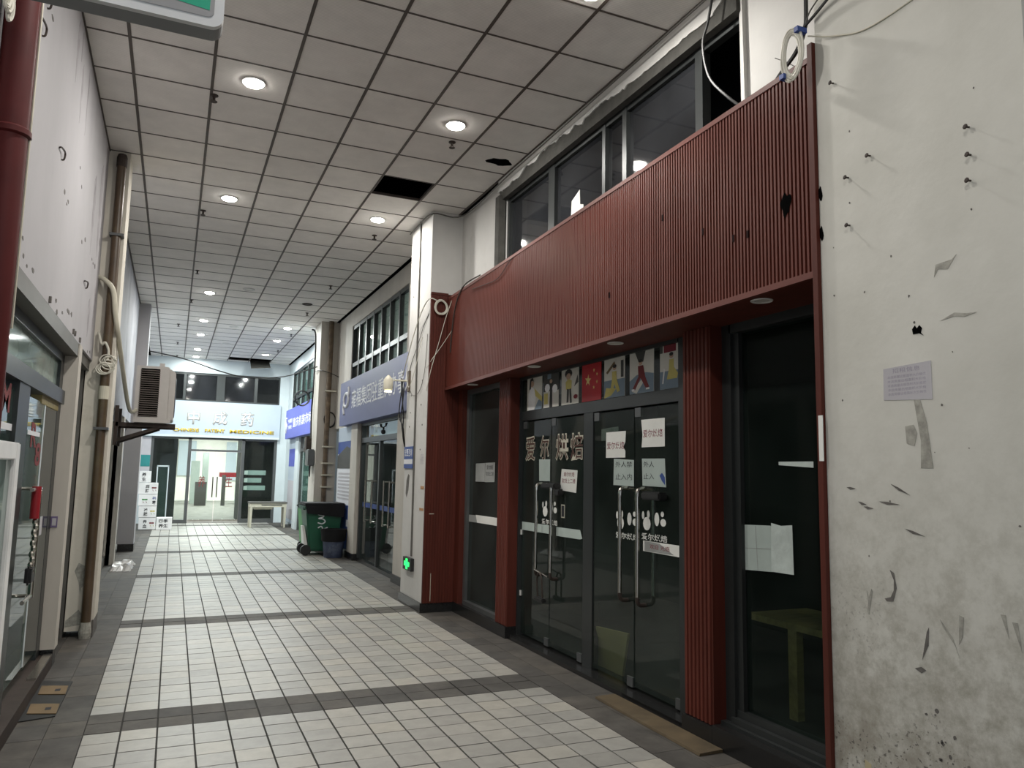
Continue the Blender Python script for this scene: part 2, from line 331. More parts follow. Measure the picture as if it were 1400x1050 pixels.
# ================================================================== CEILING
ce = structure('ceiling', 'suspended ceiling of square white tiles in a dark grid', 'ceiling')
B().box(-1.6, 6.2, -6, 24.8, H + .35, H + .5).box(-1.6, 6.2, 24.65, 24.8, H, H + .4).box(-1.6, -1.5, -6, 24.8, H, H + .4).box(6.1, 6.2, -6, 24.8, H, H + .4).build('slab', M['hole_dark'], ce)
gx = [-.80] + [-1.104 + .6 * i for i in range(1, 8)]
tmesh = {}
skip = {(5, 4), (4, 31), (4, 30), (5, 30)}
# gx index k spans gx[k]..gx[k+1]; row j spans 5.525+.6j
for j in range(-18, 32):
    ya = 5.525 + .6 * j; yb = min(ya + .6, 24.5)
    if yb - ya < .05: continue
    for k in range(len(gx) - 1):
        xa, xb = gx[k], gx[k + 1]
        if (k, j) == (5, 4) or (k, j) in ((4, 30), (5, 30)): continue
        key = (round(xb - xa, 3), round(yb - ya, 3))
        if key not in tmesh:
            tmesh[key] = B().box(.008, xb - xa - .008, .007, yb - ya - .007, .004, .018).mesh('tile', M['ctile'])
        if ya < -1.6: continue
        o = link('tile', tmesh[key], ce); o.matrix_parent_inverse = Matrix.Identity(4); o.location = (xa, ya, H)
bk = B()
for j in range(-18, -12):
    for k in range(len(gx) - 1): bk.box(gx[k] + .008, gx[k + 1] - .008, 5.525 + .6 * j + .007, 5.525 + .6 * j + .593, H + .004, H + .018)
tag(bk.build('tile_field', M['ctile'], ce), kind='stuff')
for x in gx[1:-1]: B().box(x - .012, x + .012, -6, 24.5, H - .001, H + .03).build('grid_bar', M['tbar'], ce)
for j in range(-18, 32): B().box(-.8, 3.1, 5.525 + .6 * j - .008, 5.525 + .6 * j + .008, H, H + .028).build('grid_bar', M['tbar'], ce)
# sagging tile beside the far gap, ragged hole painted as a flat black disc
B().hexa([(1.92, 23.53, H - .30), (2.47, 23.53, H - .24), (2.47, 24.1, H + .004), (1.92, 24.1, H + .004)],
         [(1.92, 23.53, H - .285), (2.47, 23.53, H - .225), (2.47, 24.1, H + .018), (1.92, 24.1, H + .018)]).build('sagging_tile', M['concrete'], ce)
B().prism([(2.9 + .14 * math.cos(a) * (1 + .15 * math.sin(3 * a)), 7.04 + .085 * math.sin(a) * (1 + .2 * math.cos(5 * a)), H + .0032) for a in [k * math.pi / 9 for k in range(18)]], (0, 0, .0005)).build('ragged_hole', M['hole_dark'], ce)
for x, y in ((2.2, 15.06), (1.05, 14.3), (1.07, 18.37), (1.07, 21.0)):
    B().lathe((x, y, H + .003), [(.10, 0), (.10, -.012), (.075, -.018), (.07, -.006)], 18).build('dead_fixture', M['steel'] if x > 2 else M['trimw'], ce)
B().box(3.075, 3.098, 1.6, 8.78, H - .006, H + .01).box(-.82, -.79, -6, 16.6, H - .012, H + .01).build('edge_trim', M['tbar'], ce)

# downlights: trim ring, glowing lens, and the lamp itself
def downlight(x, y, label):
    t = thing('downlight', label, 'ceiling light', (x, y, H), 'round ceiling downlights')
    B().lathe((x, y, H + .004), [(.075, 0), (.098, -.004), (.098, -.010), (.09, -.014), (.078, -.010)], 24).build('trim_ring', M['trimw'], t, True)
    B().lathe((x, y, H - .0065), [(.079, .004), (.078, -.012), (.06, -.020), (.02, -.024)], 20).build('lens', M['lampglow'], t, True)
    ld = bpy.data.lights.new('lamp', 'AREA'); ld.shape = 'DISK'; ld.size = .13; ld.energy = LAMP_W; ld.color = (1, .965, .91)
    lo = bpy.data.objects.new('lamp', ld); C.objects.link(lo); lo.parent = t; lo.location = (0, 0, -.04)
    return t, ld
LS = [(.41, y) for y in (.3, 3.4, 6.43, 9.46, 14.91, 17.85, 19.83, 22.4, 23.95)]
RS = [(2.35, 4.16)] + [(2.2, y) for y in (6.43, 9.41, 17.9, 19.83, 22.47)]
for i, (x, y) in enumerate(LS):
    lab = 'lit downlight in the ceiling row over the left shops, ' + ordinal(i) + ' from the near end'
    t, ld = downlight(x, y, lab)
    if y > 17: ld.color = (.93, 1, .97); ld.energy = LAMP_W * (2.1 if y < 23.5 else .5)
for i, (x, y) in enumerate(RS):
    t, ld = downlight(x, y, 'lit downlight in the ceiling row over the right shops, ' + ordinal(i) + ' from the near end')
    if y > 17: ld.color = (.93, 1, .97); ld.energy = LAMP_W * 2.1
# sprinklers
def sprinkler(x, y, label):
    t = thing('sprinkler', label, 'sprinkler', (x, y, H), 'small dark ceiling sprinklers')
    B().lathe((x, y, H + .002), [(.035, 0), (.035, -.006), (.012, -.012), (.012, -.045)], 12).build('stem', M['steel'], t)
    B().lathe((x, y, H - .05), [(.008, .01), (.008, 0), (.03, -.004), (.03, -.008)], 12).build('deflector', M['steel'], t)
for i, (x, y) in enumerate([(.12, 6.82), (.14, 10.09), (.16, 13.31), (.12, 15.76), (-.095, 18.64), (-.096, 21.44), (-.1, 24.0)]):
    sprinkler(x, y, 'dark sprinkler head in the left ceiling row, ' + ordinal(i) + ' from the near end')
for i, (x, y) in enumerate([(2.295, 6.8), (2.327, 10.1), (2.33, 13.32), (2.334, 15.93), (2.39, 18.7), (2.42, 21.47)]):
    sprinkler(x, y, 'dark sprinkler head in the right ceiling row, ' + ordinal(i) + ' from the near end')

# ================================================================== RIGHT WALL AND PILLARS
pa = structure('pillar', 'big cream plastered pillar with scuffs and nails, nearest on the right', 'pillar')
qbox('shaft', M['pillar'], (2.744, 3.3, 1.66, 2.64, 0, H), pa)
qbox('cladding_board', M['redflat'], (2.722, 3.2, 2.642, 2.672, 0, 3.76), pa)
sc = lambda y, z, pts, m='mould': B().prism([(2.7435, y - a, z + b) for a, b in pts], (-.0012, 0, 0)).build('scuff', M[m], pa)
for y, z in ((2.342, 3.068), (2.465, 3.011), (2.466, 2.786), (1.883, 3.007), (1.882, 2.894), (1.888, 2.793), (2.534, 3.50)):
    B().tube([(2.745, y, z), (2.722, y + .001, z - .002)], [.004, .004], 6).lathe((2.724, y, z - .002), [(.007, 0), (.011, -.003), (.006, -.006)], 8, 'x').build('nail', M['steel'], pa)
sc(2.147, 2.245, [(-.022, .012), (-.008, .026), (0, .012), (.012, .024), (.024, .01), (.018, -.008), (.03, -.022), (.01, -.01), (-.018, -.01)], 'hole_dark')  # a hole drawn as a flat patch, its dark put into the colour
sc(2.10, 1.75, [(-.09, .32), (-.06, .27), (-.02, .12), (.0, -.06), (-.055, -.06), (-.05, .05), (-.075, .22)])
sc(2.2, 1.83, [(-.02, .03), (.02, .035), (.035, 0), (.02, -.05), (-.015, -.04)])
sc(2.03, 2.47, [(-.03, -.02), (-.02, .03), (.05, .035), (.07, .05), (.03, 0), (-.01, .01)])
sc(1.98, 2.28, [(-.06, -.01), (0, .012), (.05, 0), (.09, -.002), (.04, -.012), (0, -.002)])
for y, z, l, s in ((2.30, 1.62, .09, -.04), (2.36, 1.545, .10, -.005), (2.47, 1.54, .045, -.008), (2.44, 1.52, .05, -.002), (2.24, 1.44, .09, -.02), (2.53, 1.60, .05, 0)):
    sc(y, z, [(0, .004), (l * .4, .006 + s * .4), (l, s), (l * .4, -.006 + s * .4)], 'mould2')
sc(2.32, 1.20, [(0, .07), (.02, .06), (.03, .0), (.012, -.055), (-.02, -.06), (-.03, -.05), (.0, -.04), (.016, -.01), (.018, .03)], 'mould2')
sc(2.42, 1.12, [(-.02, .05), (-.01, .02), (.005, .06), (.01, .05), (-.004, -.01), (-.012, -.05), (-.02, -.04), (-.014, .0)], 'mould')
sc(2.15, 1.0, [(-.035, -.06), (-.01, .05), (.0, .07), (-.005, .0)], 'mould2')
sc(2.10, 1.05, [(0, .06), (.05, .0), (.075, -.07), (.06, -.03), (.01, .035)], 'mould')
sc(2.19, .90, [(-.03, 0), (0, .012), (.02, .004), (0, -.012)], 'mould2')
sc(2.01, 1.08, [(-.01, .06), (.008, .055), (.0, -.02), (-.016, -.05)], 'mould')
sc(1.85, 1.12, [(-.01, .05), (.008, .05), (.016, -.03)], 'mould'); sc(1.81, 1.10, [(-.01, .05), (.01, .05), (.02, -.05)], 'mould')
sc(2.46, .36, [(-.018, .11), (.014, .1), (.006, -.10), (-.016, -.12)], 'ochre'); sc(2.15, .22, [(-.016, .07), (.014, .06), (.022, -.03), (-.004, -.07)], 'ochre')
random.seed(21)
for k in range(46):
    if k < 18: y, z, q_ = random.uniform(1.75, 2.6), random.uniform(1.3, 3.3), random.uniform(.002, .005)
    else: y, z, q_ = random.gauss(2.07, .06), random.gauss(.58, .11), random.uniform(.003, .008)
    B().prism([(2.7437, y + q_ * math.cos(a) * random.uniform(.6, 1.4), z + q_ * math.sin(a) * random.uniform(.6, 1.6)) for a in [h * math.pi / 3 for h in range(6)]], (-.001, 0, 0)).build('speck', M['mould2'], pa)
for y, z in ((2.632, 2.99), (2.632, 2.795)): B().prism([(2.7436, y + .012 * math.cos(a) * (1 + .3 * math.sin(2 * a)), z + .034 * math.sin(a) * (1 + .2 * math.cos(3 * a))) for a in [k * math.pi / 7 for k in range(14)]], (-.002, 0, 0)).build('chipped_hole', M['hole_dark'], pa)
B().box(2.7195, 2.7235, 2.635, 2.66, 1.72, 1.93).build('tape_scrap', M['paper'], pa)
ad = thing('faded_advert', 'small faded violet printed notice pasted on the big cream pillar', 'notice', (2.743, 2.2, 1.98))
B().hexa([(2.7436, 2.318, 1.975), (2.7436, 2.09, 1.962), (2.7422, 2.09, 1.962), (2.7422, 2.318, 1.975)], [(2.7436, 2.315, 2.108), (2.7436, 2.09, 2.118), (2.7422, 2.09, 2.118), (2.7422, 2.315, 2.108)]).build('sheet', M['haze'], ad)
text_on('headline', '招租信息', (2.742, 2.27, 2.085), (0, -.13, 0), (0, 0, .02), M['violet'], ad)
for k in range(5): text_on('text_line', '本店房屋出租面积大价格优惠'[: 12 - (k % 2)], (2.742, 2.295, 2.063 - k * .018), (0, -.18, 0), (0, 0, .012), M['violet'], ad)

pb = structure('pillar', 'white corridor pillar with red boarding on its side, beside the fluted red sign', 'pillar')
qbox('shaft', M['plaster'], (2.744, 3.2, 8.78, 9.67, 0, H), pb)
B().box(2.724, 3.2, 8.755, 9.69, 0, .11).build('plinth', M['granite'], pb)
qbox('cladding_board', M['redflat'], (2.748, 3.2, 8.752, 8.779, .11, 3.80), pb)
for k in range(11): qbox('slat', M['redflat'], (2.750 + k * .034, 2.782 + k * .034, 8.745, 8.756, .11, 3.78), pb)
B().box(2.744, 2.96, 8.735, 8.76, 3.78, 3.81).build('cap_board', M['redflat'], pb)
B().box(2.80, 2.86, 8.7435, 8.746, 1.135, 1.143).box(2.84, 2.846, 8.7435, 8.746, .13, .45).build('chipped_edge', M['cream'], pb)
B().tube([(2.735, 9.25, H), (2.735, 9.24, 3.0), (2.735, 9.2, .60)], .013, 8).build('conduit', M['beam'], pb)
for y, z in ((9.5, 3.9), (9.46, 2.6), (9.0, 2.75), (9.02, 2.45), (8.95, 2.2), (9.5, 2.2), (9.0, 1.9), (9.48, 2.38)):
    B().lathe((2.7445, y, z), [(.012, 0), (.008, -.006)], 7, 'x').build('nail_hole', M['mould2'], pb)
B().box(2.741, 2.7445, 8.80, 8.93, 1.425, 1.46).build('tape_scrap', M['orange'], pb); B().box(2.741, 2.7445, 8.79, 8.95, 1.17, 1.20).build('tape_scrap', M['orange'], pb)
B().prism([(2.744, 9.55, 1.52), (2.744, 9.48, 1.60), (2.744, 9.42, 1.58), (2.744, 9.45, 1.40), (2.744, 9.52, 1.30), (2.744, 9.57, 1.35)], (-.001, 0, 0)).build('scuff', M['mould2'], pb)
text_on('stamped_advert', '招租', (2.743, 8.98, 1.72), (0, -.13, 0), (0, 0, .13), M['haze'], pb)
pq = thing('blue_plaque', 'small blue lettered plaque with white stripe on the white corridor pillar', 'plaque', (2.74, 9.45, 1.67))
B().box(2.728, 2.744, 9.26, 9.65, 1.67, 1.945).build('plate', M['plaque'], pq)
B().box(2.7265, 2.7285, 9.262, 9.648, 1.725, 1.785).build('stripe', M['white'], pq)
text_on('lettering', '宏亚咨询', (2.7275, 9.62, 1.82), (0, -.33, 0), (0, 0, .10), M['white'], pq, .01)
es = thing('first_aid_light', 'glowing green cross light in a black box low on the white pillar', 'sign', (2.73, 9.27, .43))
B().box(2.70, 2.744, 9.10, 9.44, .43, .58).build('case', M['black'], es)
cy, cz = 9.27, .505
B().box(2.697, 2.701, cy - .038, cy + .038, cz - .062, cz + .062).box(2.697, 2.701, cy - .11, cy + .11, cz - .026, cz + .026).build('cross', M['greenglow'], es)

pc = structure('pillar', 'white pillar with a rusty pipe behind the green wheelie bin', 'pillar')
qbox('shaft', M['post'], (2.77, 3.2, 16.7, 17.5, 0, H), pc)
rp = thing('rusty_drainpipe', 'rusty brown drainpipe running down the pillar behind the green bin', 'pipe', (2.98, 16.64, 0))
B().tube([(2.97, 16.62, 0), (2.97, 16.62, H)], .055, 14).build('pipe', M['rust'], rp, True)
for z in (1.25, 1.5, 1.75, 2.1, 3.3): B().box(2.90, 3.12, 16.555, 16.70, z, z + .03).build('clamp', M['cream'], rp)

wr = structure('wall_right', 'plastered right wall above and between the shop fronts', 'wall')
B().box(3.14, 3.4, 7.42, 8.78, 3.6, H).box(3.14, 3.4, 2.64, 3.63, 3.6, H).box(3.14, 3.4, 3.63, 7.42, 4.72, H).build('upper_plaster', M['plaster'], wr)
B().box(3.15, 3.4, 9.67, 11.2, 0, H).box(3.15, 3.4, 15.25, 17.5, 2.5, H).box(3.15, 3.4, 11.2, 15.25, 4.52, H).box(3.15, 3.4, 11.2, 15.25, 2.5, 3.40).box(3.15, 3.4, 14.10, 14.60, 0, 2.5).build('mid_plaster', M['post'], wr)
B().box(3.15, 3.4, 17.5, 18.2, 0, H).box(3.15, 3.4, 23.6, 24.6, 0, H).box(3.15, 3.4, 18.2, 23.6, 4.5, H).box(3.15, 3.4, 18.2, 23.6, 2.55, 3.3).box(3.1, 3.4, 21.5, 22.1, 0, 2.5).build('far_plaster', M['endwall'], wr)
B().box(3.1, 3.4, -6, 1.66, 0, H).build('near_plaster', M['plaster'], wr)
# torn concrete lintel over the clerestory window
B().box(3.10, 3.16, 3.62, 7.5, 4.60, H).build('broken_lintel', M['concrete'], wr)
random.seed(3); lp = B(); y = 7.52; z = 4.70
while y > 3.60:
    st_ = random.uniform(.015, .06); z2 = min(4.755, max(4.685, z + random.uniform(-.022, .022)))
    lp.hexa([(3.088, y, z), (3.088, y - st_, z2), (3.104, y - st_, z2), (3.104, y, z)], [(3.088, y, H), (3.088, y - st_, H), (3.104, y - st_, H), (3.104, y, H)]); y -= st_; z = z2
lp.build('lintel_plaster', M['plaster'], wr)
B().box(3.06, 3.15, 7.42, 7.52, 3.7, 4.64).build('window_reveal', M['concrete'], wr)
B().hexa([(3.11, 3.56, 3.7), (3.14, 3.63, 3.7), (3.2, 3.66, 3.7), (3.2, 3.56, 3.7)], [(3.11, 3.58, 4.70), (3.14, 3.64, 4.70), (3.2, 3.66, 4.70), (3.2, 3.56, 4.70)]).build('window_reveal', M['plaster'], wr)

# clerestory window over the red sign
w1 = structure('window_1', 'dark strip window with five panes above the fluted red sign', 'window')
ym = [7.42, 6.42, 6.28, 5.375, 5.06, 4.13, 4.05, 3.63]
B().box(3.17, 3.23, 3.63, 7.42, 4.56, 4.63).box(3.17, 3.23, 3.63, 7.42, 3.62, 3.70).build('frame', M['alu'], w1)
for a, b in ((7.36, 7.42), (6.29, 6.42), (5.35, 5.40), (5.02, 5.08), (4.05, 4.13)): qbox('mullion', M['alu'], (3.165, 3.235, a, b, 3.66, 4.60), w1)
for a, b in ((6.42, 7.36), (5.40, 6.29), (5.08, 5.35), (4.13, 5.02)): qbox('pane', M['smoke'], (3.20, 3.206, a, b, 3.70, 4.56), w1)
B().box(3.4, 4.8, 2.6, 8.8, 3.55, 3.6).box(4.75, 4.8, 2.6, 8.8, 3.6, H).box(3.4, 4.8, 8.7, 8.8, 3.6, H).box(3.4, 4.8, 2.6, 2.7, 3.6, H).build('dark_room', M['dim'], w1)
ps = thing('paper_scrap', 'torn white paper scrap stuck on the dark clerestory window', 'paper', (3.195, 5.95, 3.95))
B().prism([(3.199, 6.02, 3.86), (3.199, 5.78, 3.86), (3.199, 5.78, 4.03), (3.199, 5.84, 4.05), (3.199, 5.85, 4.19), (3.199, 6.0, 4.13)], (-.002, 0, 0)).build('sheet', M['paper'], ps)

# ================================================================== FLUTED RED SIGN
sg = thing('fluted_sign_box', 'long blank sign box clad in fluted red slats above the bakery', 'sign', (2.87, 5.7, 2.62))
xs = lambda y: 2.80 + .15 * (y - 2.68) / (8.74 - 2.68)
ya, yb = 2.68, 8.74
B().hexa([(xs(ya) + .014, ya, 2.63), (3.13, ya, 2.63), (3.13, yb, 2.63), (xs(yb) + .014, yb, 2.63)], [(xs(ya) + .014, ya, 3.735), (3.13, ya, 3.735), (3.13, yb, 3.735), (xs(yb) + .014, yb, 3.735)]).build('backing_box', M['groove_shade'], sg)
n = 214; p = (yb - .10 - ya) / n; ang = -math.atan2(.15, yb - ya)
sm = B().hexa([(.018, -p * .27, 0), (.018, p * .27, 0), (0, p * .25, 0), (0, -p * .25, 0)], [(.018, -p * .27, 1.075), (.018, p * .27, 1.075), (0, p * .25, 1.075), (0, -p * .25, 1.075)]).mesh('slat', M['red'])
for k in range(n):
    yy = ya + p * (k + .5); o = link('slat', sm, sg); o.matrix_parent_inverse = Matrix.Identity(4)
    o.location = V((xs(yy), yy, 2.648)) - sg.location; o.rotation_euler.z = ang
def rail(name, z0, z1, d, m, y0=ya, y1=yb):
    B().hexa([(xs(y0) - d, y0, z0), (xs(y0) + .02, y0, z0), (xs(y1) + .02, y1, z0), (xs(y1) - d, y1, z0)], [(xs(y0) - d, y0, z1), (xs(y0) + .02, y0, z1), (xs(y1) + .02, y1, z1), (xs(y1) - d, y1, z1)]).build(name, m, sg)
rail('top_trim', 3.722, 3.752, .004, M['redtrim']); rail('bottom_trim', 2.612, 2.645, .008, M['redtrim'])
rail('end_board', 2.64, 3.73, .003, M['redflat'], yb - .095, yb)
B().hexa([(xs(ya) + .01, ya, 2.618), (3.32, ya, 2.618), (3.32, yb, 2.618), (xs(yb) + .01, yb, 2.618)], [(xs(ya) + .01, ya, 2.632), (3.32, ya, 2.632), (3.32, yb, 2.632), (xs(yb) + .01, yb, 2.632)]).build('soffit', M['redflat'], sg)
B().prism([(xs(2.92) - .0012, 2.92 + .036 * math.cos(a) * (1 + .25 * math.sin(3 * a)), 3.04 + .058 * math.sin(a) * (1 + .2 * math.cos(5 * a))) for a in [k * math.pi / 12 for k in range(24)]], (-.001, 0, 0)).build('gouge', M['hole_dark'], sg)
for y, z in ((4.05, 3.32), (3.62, 3.1), (3.34, 2.98), (3.22, 2.97), (4.75, 2.95)): B().box(xs(y) - .003, xs(y) + .004, y - .008, y + .008, z - .02, z + .02).build('gouge', M['groove_shade'], sg)
for i, (x, y) in enumerate(((3.02, 7.98), (2.98, 6.29), (2.96, 4.84), (2.93, 3.25))):
    t = thing('soffit_light', 'unlit spotlight recessed under the red sign, ' + ordinal(i) + ' from the far end', 'spotlight', (x, y, 2.618), 'unlit spotlights under the red sign')
    B().lathe((x, y, 2.619), [(.05, 0), (.062, -.004), (.058, -.009), (.045, -.005)], 20).build('ring', M['trimw'], t); B().lathe((x, y, 2.616), [(.044, 0), (.04, -.003)], 16).build('lens', M['lampoff'], t)

# ================================================================== RED SHOP FRONT (bakery)
sf = structure('trim_1', 'red pilasters and black granite plinth of the bakery front', 'shopfront')
def pilaster(y0, y1):
    qbox('pilaster', M['groove_shade'], (3.145, 3.32, y0, y1, .11, 2.62), sf)
    k = max(4, round((y1 - y0) / .0375)); q = (y1 - y0) / k
    for i in range(k): B().hexa([(3.147, y0 + q * i + .004, .12), (3.147, y0 + q * (i + 1) - .004, .12), (3.132, y0 + q * (i + 1) - .009, .12), (3.132, y0 + q * i + .009, .12)],
                               [(3.147, y0 + q * i + .004, 2.615), (3.147, y0 + q * (i + 1) - .004, 2.615), (3.132, y0 + q * (i + 1) - .009, 2.615), (3.132, y0 + q * i + .009, 2.615)]).build('slat', M['red'], sf)
    qbox('side_board', M['redflat'], (3.14, 3.33, y0 - .012, y0, .11, 2.62), sf)
pilaster(3.98, 4.255); pilaster(7.19, 7.47)
B().box(3.12, 3.34, 3.965, 4.27, 0, .115).build('plinth', M['granite'], sf); B().box(3.12, 3.34, 2.66, 3.963, 0, .13).build('plinth', M['granite'], sf); B().box(3.12, 3.34, 7.17, 8.75, 0, .115).build('plinth', M['granite'], sf)
B().box(3.15, 3.42, 4.27, 7.17, 0, .035).build('threshold', M['granite'], sf)
B().box(3.13, 3.3, 8.60, 8.76, .115, 2.62).build('side_board', M['redflat'], sf)
rm = structure('wall_shop', 'dim unlit interior walls of the closed bakery', 'wall')
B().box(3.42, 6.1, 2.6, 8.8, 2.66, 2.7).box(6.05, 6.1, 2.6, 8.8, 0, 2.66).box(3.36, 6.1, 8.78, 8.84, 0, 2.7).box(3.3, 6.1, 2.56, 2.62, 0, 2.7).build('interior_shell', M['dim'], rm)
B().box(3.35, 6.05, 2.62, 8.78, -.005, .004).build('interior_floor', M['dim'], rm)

wa = structure('window_2', 'narrow dark shop window between the red pilaster and white pillar', 'window')
B().box(3.19, 3.27, 8.53, 8.61, .115, 2.62).box(3.19, 3.27, 7.47, 7.50, .115, 2.62).box(3.19, 3.27, 7.5, 8.53, 2.56, 2.62).box(3.17, 3.27, 7.5, 8.53, .115, .16).build('frame', M['alugrey'], wa)
qbox('pane', M['hazed_glass'], (3.225, 3.232, 7.5, 8.53, .16, 2.56), wa)
B().prism([(3.224, 8.53, 1.06), (3.224, 8.28, 1.065), (3.224, 8.31, 1.145), (3.224, 8.53, 1.14)], (-.0012, 0, 0)).build('frosted_strip', M['paperd'], wa)
B().prism([(3.224, 8.27, 1.065), (3.224, 7.52, 1.07), (3.224, 7.52, 1.155), (3.224, 8.31, 1.15)], (-.0012, 0, 0)).build('white_strip', M['paper'], wa)
wb = structure('window_3', 'large dark shop window beside the big cream pillar', 'window')
B().box(3.235, 3.35, 3.885, 3.968, .13, 2.62).box(3.235, 3.35, 2.68, 3.9, 2.56, 2.62).box(3.19, 3.35, 2.68, 3.965, .13, .15).box(3.215, 3.35, 2.68, 3.9, .15, .185).box(3.25, 3.35, 2.68, 3.9, .185, .225).box(3.235, 3.35, 2.68, 2.72, .2, 2.6).build('frame', M['alu'], wb)
B().box(3.26, 3.33, 3.835, 3.885, .225, 2.56).build('inner_frame', M['alu'], wb)
qbox('pane', M['window_glass'], (3.29, 3.297, 2.72, 3.835, .225, 2.56), wb)

# glass doors
def poly(pts, x): return [(x, a, b) for a, b in pts]
dr = structure('door_1', 'dark transom frame with the seven posters over the bakery doors', 'door')
B().box(3.24, 3.33, 7.15, 7.19, .03, 2.62).box(3.24, 3.33, 4.29, 4.45, .03, 2.62).box(3.266, 3.33, 5.70, 5.86, .03, 2.18).box(3.262, 3.33, 4.45, 7.15, 2.17, 2.265).box(3.235, 3.33, 4.45, 7.15, 2.59, 2.62).build('frame', M['alu'], dr)
qbox('transom_pane', M['glass'], (3.262, 3.268, 4.45, 7.15, 2.265, 2.59), dr)
def door_handle(par, y, x=3.28, s=-1, z0=.74, z1=1.48):
    o = .075 * s; r = .015
    hd = B().tube([(x + o, y, z0), (x + o, y, z1)], r, 10).build('handle', M['chrome'], par, True)
    for z, d in ((z1, 1), (z0, -1)): B().tube(catmull([(x + o, y, z), (x + o * .97, y, z + .035 * d), (x + o * .7, y, z + .055 * d), (x, y, z + .058 * d)], 4), .016, 8).build('handle_bracket', M['steel'] if d < 0 else M['chrome'], hd, True)
def door(name, label, leaves, handles, inner):
    d = structure(name, label, 'door')
    for a, b in leaves:
        l = qbox('leaf', M['glass'], (3.277, 3.287, a + .004, b - .004, .06, 2.155), d)
        B().box(3.27, 3.294, a + .01, a + .09, .05, .12).box(3.27, 3.294, b - .09, b - .01, 2.09, 2.16).build('patch_fitting', M['alugrey'], l)
    for y in handles: door_handle(d, y)
    for y in inner: door_handle(d, y, 3.284, 1)
    return d
d1 = door('door_2', 'left pair of bakery glass doors with white outlined shop name', [(5.87, 6.5), (6.51, 7.145)], (6.52 + .15, 6.36), ())
d2 = door('door_3', 'right pair of bakery glass doors beside the fluted red pilaster', [(4.455, 5.065), (5.075, 5.695)], (5.165, 4.92), (4.94, 5.18))
B().box(3.262, 3.275, 7.13, 7.17, 1.02, 1.07).box(3.262, 3.275, 7.13, 7.17, .42, .47).build('hinge_plate', M['trimw'], d1)
for ch, ya_, yb_ in (('爱', 7.075, 6.87), ('尔', 6.74, 6.56), ('烘', 6.40, 6.17), ('焙', 6.115, 5.89)):
    text_on('letter_outline', ch, (3.2745, ya_ + .012, 1.758), (0, yb_ - ya_ - .024, 0), (0, 0, .252), M['cream'], d1, .032)
    text_on('letter', ch, (3.2735, ya_, 1.772), (0, yb_ - ya_, 0), (0, 0, .224), M['brownfill'], d1, .004)
for a, b, t in ((7.14, 6.52, d1), (6.38, 5.93, d1)): B().prism(poly([(a, 1.07), (b, 1.075), (b - .04 * (t is d1 and b < 6), 1.085), (b, 1.155), (a, 1.15)], 3.2765), (-.0012, 0, 0)).build('frosted_strip', M['paperg'], t)
st = B().prism(poly([(4.95, 1.075), (4.465, 1.075), (4.465, 1.155), (4.95, 1.152)], 3.2765), (-.0012, 0, 0)).build('white_strip', M['paper'], d2)
B().prism(poly([(4.93, 1.078), (4.56, 1.082), (4.74, 1.148), (4.93, 1.15)], 3.275), (-.001, 0, 0)).build('grey_overlay', M['paperd'], st)
text_on('lettering', '欢迎 光临', (3.2735, 4.86, 1.10), (0, -.25, 0), (0, 0, .035), M['redink'], st)
def decal(par, y0, z0, s=1):
    g = B()
    for cy_, cz_, ry, rz in ((0, .06, .05, .05), (-.02, .13, .018, .03), (.05, .12, .016, .03), (-.13, .1, .03, .05), (-.21, .08, .035, .028), (-.2, .14, .02, .02)):
        g.prism([(3.2763, y0 + (cy_ + ry * math.cos(a)) * s, z0 + cz_ + .06 + rz * math.sin(a)) for a in [k * math.pi / 6 for k in range(12)]], (-.001, 0, 0))
    g.build('white_decal', M['paper'], par)
    text_on('decal_lettering', '爱尔烘焙', (3.275, y0 + .07, z0), (0, -.33, 0), (0, 0, .05), M['paper'], par, .01)
decal(d1, 6.62, 1.16); decal(d2, 5.27, 1.14); decal(d2, 4.9, 1.16)
B().box(3.2755, 3.277, 6.22, 6.29, 1.24, 1.36).build('lock_outline', M['cream'], d1); B().box(3.274, 3.276, 6.23, 6.28, 1.25, 1.35).build('lock_plate', M['ink'], d1)
B().box(3.19, 3.27, 6.28, 6.56, 1.50, 1.55).box(3.2, 3.26, 6.2, 6.3, 1.44, 1.50).build('door_lock', M['black'], d1, bevel=.012)
B().box(3.19, 3.27, 4.62, 4.86, 1.46, 1.52).build('door_lock', M['black'], d2, bevel=.012)
ul = thing('bar_lock', 'dark bicycle style bar lock hooked through the left door handles', 'lock', (3.2, 6.5, .55))
B().tube(catmull([(3.18, 6.56, .50), (3.175, 6.57, .66), (3.175, 6.52, .72), (3.175, 6.47, .66), (3.18, 6.46, .50)], 5), .008, 8).build('shackle', M['steel'], ul); B().box(3.155, 3.2, 6.42, 6.6, .46, .50).build('lock_body', M['black'], ul, bevel=.008)
B().tube([(3.19, 6.66, .735), (3.19, 6.38, .70)], .007, 8).build('bar', M['chrome'], ul)

